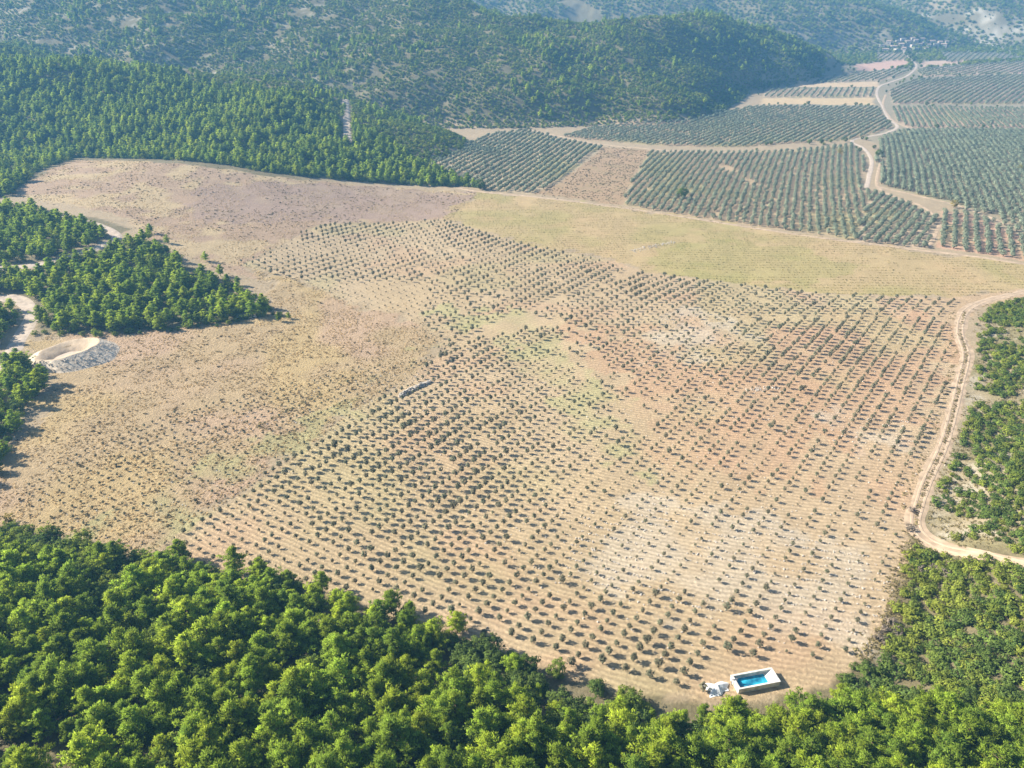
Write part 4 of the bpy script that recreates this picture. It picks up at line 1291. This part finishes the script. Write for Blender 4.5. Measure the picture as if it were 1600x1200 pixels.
cr_ = wn.new('ShaderNodeValToRGB'); cr_.color_ramp.elements[0].position = .38; cr_.color_ramp.elements[0].color = (.012, .12, .22, 1)
cr_.color_ramp.elements[1].position = .62; cr_.color_ramp.elements[1].color = (.04, .44, .60, 1)
wl_.new(tc_.outputs['Object'], nz_.inputs['Vector']); wl_.new(nz_.outputs['Fac'], cr_.inputs['Fac']); wl_.new(cr_.outputs['Color'], wb.inputs['Base Color'])
part('water', [box_mesh(-hw + .5, hw - 2.2, -hh + T, hh - T, -.2, .45)], wm, pool)
part('inner_face', [box_mesh(-hw + .5, hw - .9, hh - T - .04, hh - T, .45, ZT - .25)], simple('painted_wall_shade', (.42, .44, .44), .85, .8, .35), pool)  # added thin sheet: its grey colour paints shade onto the far inner wall
part('pipe', [tube([(-hw - .5, hh * .3, -.2), (-hw - .5, hh * .3, ZT + .35), (-hw + 1.0, hh * .3, ZT + .35), (-hw + 1.0, hh * .3, ZT - .4)], [.14] * 4, 8)], simple('pipe_grey', (.25, .26, .28), .5), pool)

# crumpled sheet beside it
tp = PP([(1120, 1076)])[0]
r = np.random.default_rng(5)
n = 13
gxx, gyy = np.meshgrid(np.linspace(-1, 1, n), np.linspace(-1, 1, n))
zz = 1.3 * np.clip(1 - np.hypot(gxx, gyy * 1.1), 0, 1) ** .8 + .22 * vnoise(gxx.ravel() * 10, gyy.ravel() * 10, 3, 77).reshape(n, n) * (np.hypot(gxx, gyy) < 1) + .15
ang = np.arctan2(gyy, gxx); lim = 1 + .22 * np.sin(3 * ang + 1) + .1 * np.sin(7 * ang)
sxx, syy = gxx * lim * 3.0, gyy * lim * 1.9
v = np.stack([sxx.ravel(), syy.ravel(), zz.ravel() - .05], 1)
i, j = np.meshgrid(np.arange(n - 1), np.arange(n - 1)); i = i.ravel(); j = j.ravel()
f = np.stack([j * n + i, j * n + i + 1, (j + 1) * n + i + 1, (j + 1) * n + i], 1)
low_ring = v.copy(); low_ring[:, 2] -= .35
tarp = mobj('plastic_sheet', new_mesh('plastic_sheet', v, f, M['tarp'], False), loc=(tp[0], tp[1], terrain(*tp[:, None])[0]))
tarp.rotation_euler = (0, 0, .3)
so = tarp.modifiers.new('thickness', 'SOLIDIFY'); so.thickness = .06
tag(tarp, 'crumpled white plastic sheet lying on the soil left of the pool', 'plastic sheet')

# ------------------------------------------------------------------ stock pond on the left
pc = np.array(POND)
pz = terrain(pc[:1] - 24, pc[1:])[0]
pond = empty('stock_pond', (pc[0], pc[1], pz))
tag(pond, 'empty pale earth pond with a raised stony bank beside the gravel road', 'pond')
K = 64
th = np.linspace(0, 2 * math.pi, K, endpoint=False)
def ring(rx, ry, z, seed, amp=.05, ox=0, oy=0):
    wob = 1 + amp * (vnoise(np.cos(th) * 10, np.sin(th) * 10, 4, seed) - .5) * 2
    zz_ = z if np.ndim(z) else np.full(K, z)
    px_, py_ = ox + rx * wob * np.cos(th), oy + ry * wob * np.sin(th)
    return np.stack([px_, py_, zz_], 1)
def ground_ring(rx, ry, seed, ox=0, oy=0, dz=-.2):
    q = ring(rx, ry, 0, seed, .05, ox, oy)
    q[:, 2] = terrain(q[:, 0] + pc[0], q[:, 1] + pc[1]) - pz + dz
    return q
right = .5 + .5 * np.cos(th + .5)             # 1 on the high right-hand bank
rim = .9 + 4.4 * right ** 1.2
def loft(rings, close=None):
    vs = np.vstack(rings); fs = []
    for a in range(len(rings) - 1):
        for k in range(K):
            fs.append((a * K + k, a * K + (k + 1) % K, (a + 1) * K + (k + 1) % K, (a + 1) * K + k))
    return vs, np.array(fs)
out_rx = 16.5 + 0 * th
rim_w = ring(15.0, 16.0, rim, 61, .05, -1.5, 1)
rim_i = ring(13.6, 14.6, rim + .05, 61, .05, -1.5, 1)
outer = ground_ring(22, 19.5, 63, 2.5, -1)
FZ = -2.3
flr_o = ring(8.4, 8.8, FZ, 64, .08, -1.0, .3)
flr_c = ring(.3, .3, FZ - .05, 64, 0, -1.0, .3)
bv, bf = loft([outer, rim_w])
ob = mobj('outer_bank', new_mesh('outer_bank', bv, bf, M['bank'], True), pond)
bv, bf = loft([rim_w + (0, 0, .0), rim_i, flr_o])
ib = mobj('inner_bank', new_mesh('inner_bank', bv, bf, simple('pond_clay', (.47, .37, .26), .95, .3, .2, .4), True), pond)
bv, bf = loft([flr_o, flr_c])
mobj('pond_floor', new_mesh('pond_floor', bv, bf, simple('dried_mud', (.52, .43, .34), .95, .25, .12, .1), True), pond)
# stones tipped down the bank
t_ = np.random.default_rng(8)
n = 170
an = t_.normal(-.5, .75, n); q = t_.random(n)
i0 = (an % (2 * math.pi)) / (2 * math.pi) * K
ia = np.floor(i0).astype(int) % K
pt = outer[ia] * (1 - q)[:, None] + rim_w[ia] * q[:, None]
gv, gf = [], []
off = 0
for k in range(n):
    me = STONES[k % 5]
    co = np.array([vv_.co[:] for vv_ in me.vertices]) * t_.uniform(.35, .9)
    c, s_ = math.cos(k), math.sin(k)
    gv.append(np.stack([co[:, 0] * c - co[:, 1] * s_, co[:, 0] * s_ + co[:, 1] * c, co[:, 2]], 1) + pt[k] + t_.normal(size=3) * (.5, .5, .02))
    gf.append(np.array([p.vertices[:] for p in me.polygons]) + off); off += 8
bs = mobj('bank_stones', new_mesh('bank_stones', np.vstack(gv), np.vstack(gf), simple('bank_stone', (.60, .52, .42), .9, 1.2, .2), False), pond)
bs['kind'] = 'stuff'

# ------------------------------------------------------------------ stone piles
def stone_pile(name, px0, px1, width, height, n, label, seed, big=(.6, 1.3)):
    a, b = PP([px0, px1])
    c = (a + b) / 2; L = np.linalg.norm(b - a); an = math.atan2(*(b - a)[::-1])
    e = empty(name, (c[0], c[1], terrain(*c[:, None])[0]), an)
    tag(e, label, 'stone pile')
    r = np.random.default_rng(seed)
    for k in range(n):
        x = r.uniform(-L / 2, L / 2); y = r.normal() * width * .28
        z = height * max(0, 1 - abs(y) / (width * .6)) * r.uniform(.2, 1) * (1 - .5 * abs(2 * x / L) ** 4)
        o = mobj('stone', STONES[k % 5], e, (x, y, z - .15), r.uniform(0, 6.28))
        o.scale = (r.uniform(*big),) * 3
    return e
stone_pile('stone_pile', (622, 620), (672, 597), 2.6, 1.7, 150, 'long grey stone bank between the saplings and the olive rows', 71, (.7, 1.5))
stone_pile('stone_pile', (985, 392), (1055, 378), 8.0, .7, 140, 'loose pale stone heap lying in the meadow strip', 72, (.4, 1.1))
stone_pile('stone_pile', (1165, 610), (1215, 606), 4.0, .8, 60, 'small pale stone heap among the reddish olive rows', 73, (.4, .9))
stone_pile('stone_pile', (345, 492), (400, 496), 5.0, 1.4, 60, 'pale stone heap at the tip of the left grove', 74, (.8, 1.6))

# ------------------------------------------------------------------ lone trees and shrubs with a look of their own
def lone(name, meshes, i, px, s, label, cat='tree', group=None):
    p = PP([px])[0]
    e = empty(name, (p[0], p[1], terrain(*p[:, None])[0] - .05), i * 1.3, (s,) * 3)
    tag(e, label, cat, group)
    c = mobj('crown', meshes[i % len(meshes)][0], e); mobj('trunk', meshes[i % len(meshes)][1], e)
    if name == 'oak_tree':
        c.material_slots[0].link = 'OBJECT'; c.material_slots[0].material = M['oak_deep']
    return e
lone('oak_tree', OAKS, 1, (1066, 310), 1.7, 'lone dark tree standing taller among the mature olive rows')
lone('yellow_tree', YELLOW, 0, (1312, 242), 1.3, 'yellow leaved tree at the far end of the orchard by the road')
lone('yellow_tree', YELLOW, 1, (1490, 325), 1.3, 'yellow bush beside the track through the right hand orchard', 'tree')
lone('yellow_tree', YELLOW, 0, (1594, 268), 1.2, 'yellow leaved tree at the right edge in the dense olive orchard')
lone('oak_tree', OAKS, 2, (1372, 245), 1.4, 'dark rounded tree beside the bend of the valley road')
lone('oak_tree', OAKS, 0, (750, 296), 1.6, 'dark bushy tree at the left end of the boundary track')
for q, (u_, v_) in enumerate([(1422, 92), (1428, 97), (1416, 88)]):
    lone('oak_tree', OAKS, q, (u_, v_), 2.2, ['tall dark tree at the village end of the valley road', 'dark tree nearest the camera by the village road', 'dark tree closest to the village houses'][q])
dead_px = [(1452, 886), (1465, 893), (1442, 895), (1478, 900), (1384, 985), (1392, 975), (1400, 990), (1376, 1000), (1425, 800), (1420, 828)]
GREY = []
for q, p in enumerate(dead_px):
    e = lone('bare_shrub', DEAD, q, p, .9 + .1 * (q % 4), None, 'shrub')
    GREY.append((e, p[0] - p[1] * .01, 'leafless grey shrub', 'leafless grey shrubs', 'at the left edge of the lower scrub' if q < 8 else 'on the verge at the track bend', 'grey shrubs of the lower scrub' if q < 8 else 'grey shrubs by the track'))
ordinal_labels(GREY)
DEADPINE = [(make_pine(20 + i, M['dead'])) for i in range(2)]
for q, (p, sc_, lab) in enumerate([((505, 1010), .8, 'dead grey brown pine standing in the middle of the foreground wood'), ((190, 1040), .9, 'dead grey brown pine in the left part of the foreground wood'), ((660, 1100), .7, 'dead grey brown pine near the bottom of the wood, right of centre'), ((1350, 1130), .7, 'dead grey brown pine among the pines in the bottom right corner')]):
    lone('dead_pine', DEADPINE, q, p, sc_, lab)
lone('yellow_tree', YELLOW, 1, (18, 818), .8, 'small rust yellow tree at the lower left corner of the dry field')

# ------------------------------------------------------------------ village
vil = [(1378, 72), (1388, 68), (1396, 74), (1402, 66), (1408, 71), (1417, 68), (1424, 73), (1430, 66), (1436, 71), (1444, 68), (1450, 72), (1456, 67), (1462, 72), (1468, 69), (1474, 73), (1410, 63), (1425, 62), (1440, 63), (1436, 86), (1383, 79), (1446, 77), (1400, 80), (1478, 67), (1412, 77), (1430, 78)]
HOUSES = []
r = np.random.default_rng(12)
for q, (u_, v_) in enumerate(vil):
    p = PP([(u_, v_)])[0]
    z0 = terrain(*p[:, None])[0]
    L, W_, Hh = r.uniform(9, 15), r.uniform(7, 10), r.uniform(3.2, 6.5)
    e = empty('house', (p[0], p[1], z0), r.uniform(-.5, .5))
    flatroof = q % 3 == 0
    tag(e, None, 'house')
    HOUSES.append((e, u_, 'pale village house', 'pale stone village houses', 'with a flat roof' if flatroof else 'with red tiled roofs', 'flat roofed village houses' if flatroof else 'tiled village houses'))
    part('wall', [box_mesh(-L / 2, L / 2, -W_ / 2, W_ / 2, -2.5, Hh)], M['plaster'], e)
    if flatroof:
        part('roof', [box_mesh(-L / 2 - .3, L / 2 + .3, -W_ / 2 - .3, W_ / 2 + .3, Hh, Hh + .4)], M['plaster'], e)
    else:
        v = np.array([(-L / 2 - .4, -W_ / 2 - .5, Hh), (L / 2 + .4, -W_ / 2 - .5, Hh), (L / 2 + .4, W_ / 2 + .5, Hh), (-L / 2 - .4, W_ / 2 + .5, Hh), (-L / 2 - .4, 0, Hh + 2.0), (L / 2 + .4, 0, Hh + 2.0)])
        f = np.array([(0, 1, 5, 4), (2, 3, 4, 5), (0, 3, 2, 1)]); 
        me = bpy.data.meshes.new('roof'); me.from_pydata(v.tolist(), [], [tuple(a) for a in f] + [(0, 4, 3), (1, 2, 5)]); me.materials.append(M['tiles'])
        mobj('roof', me, e)
    for k in range(3):
        xx = -L / 2 + L * (k + 1) / 4
        if k == 1:
            part('door', [box_mesh(xx - .6, xx + .6, -W_ / 2 - .06, -W_ / 2 + .02, 0, 2.2)], M['dark'], e)
        else:
            part('window', [box_mesh(xx - .5, xx + .5, -W_ / 2 - .05, -W_ / 2 + .02, 1.1, 2.3)], M['dark'], e)

ordinal_labels(HOUSES)

# ------------------------------------------------------------------ the air
hm = bpy.data.materials.new('haze'); hm.use_nodes = True
n = hm.node_tree.nodes; l = hm.node_tree.links
n.remove(n['Principled BSDF'])
pv = n.new('ShaderNodeVolumePrincipled')
pv.inputs['Color'].default_value = (*HAZE_COLOR, 1)
pv.inputs['Density'].default_value = HAZE_DENSITY
pv.inputs['Anisotropy'].default_value = 0.1
l.new(pv.outputs[0], n['Material Output'].inputs['Volume'])
zt = max(float(H.max()) + 12, CAM_H + 10)
print('haze top', zt)
v, f = box_mesh(-3700, 3700, -150, 5300, float(H.min()) - 1.2, zt)
hz_ = mobj('haze', new_mesh('haze', v, f, hm, False))
tag(hz_, kind='stuff')
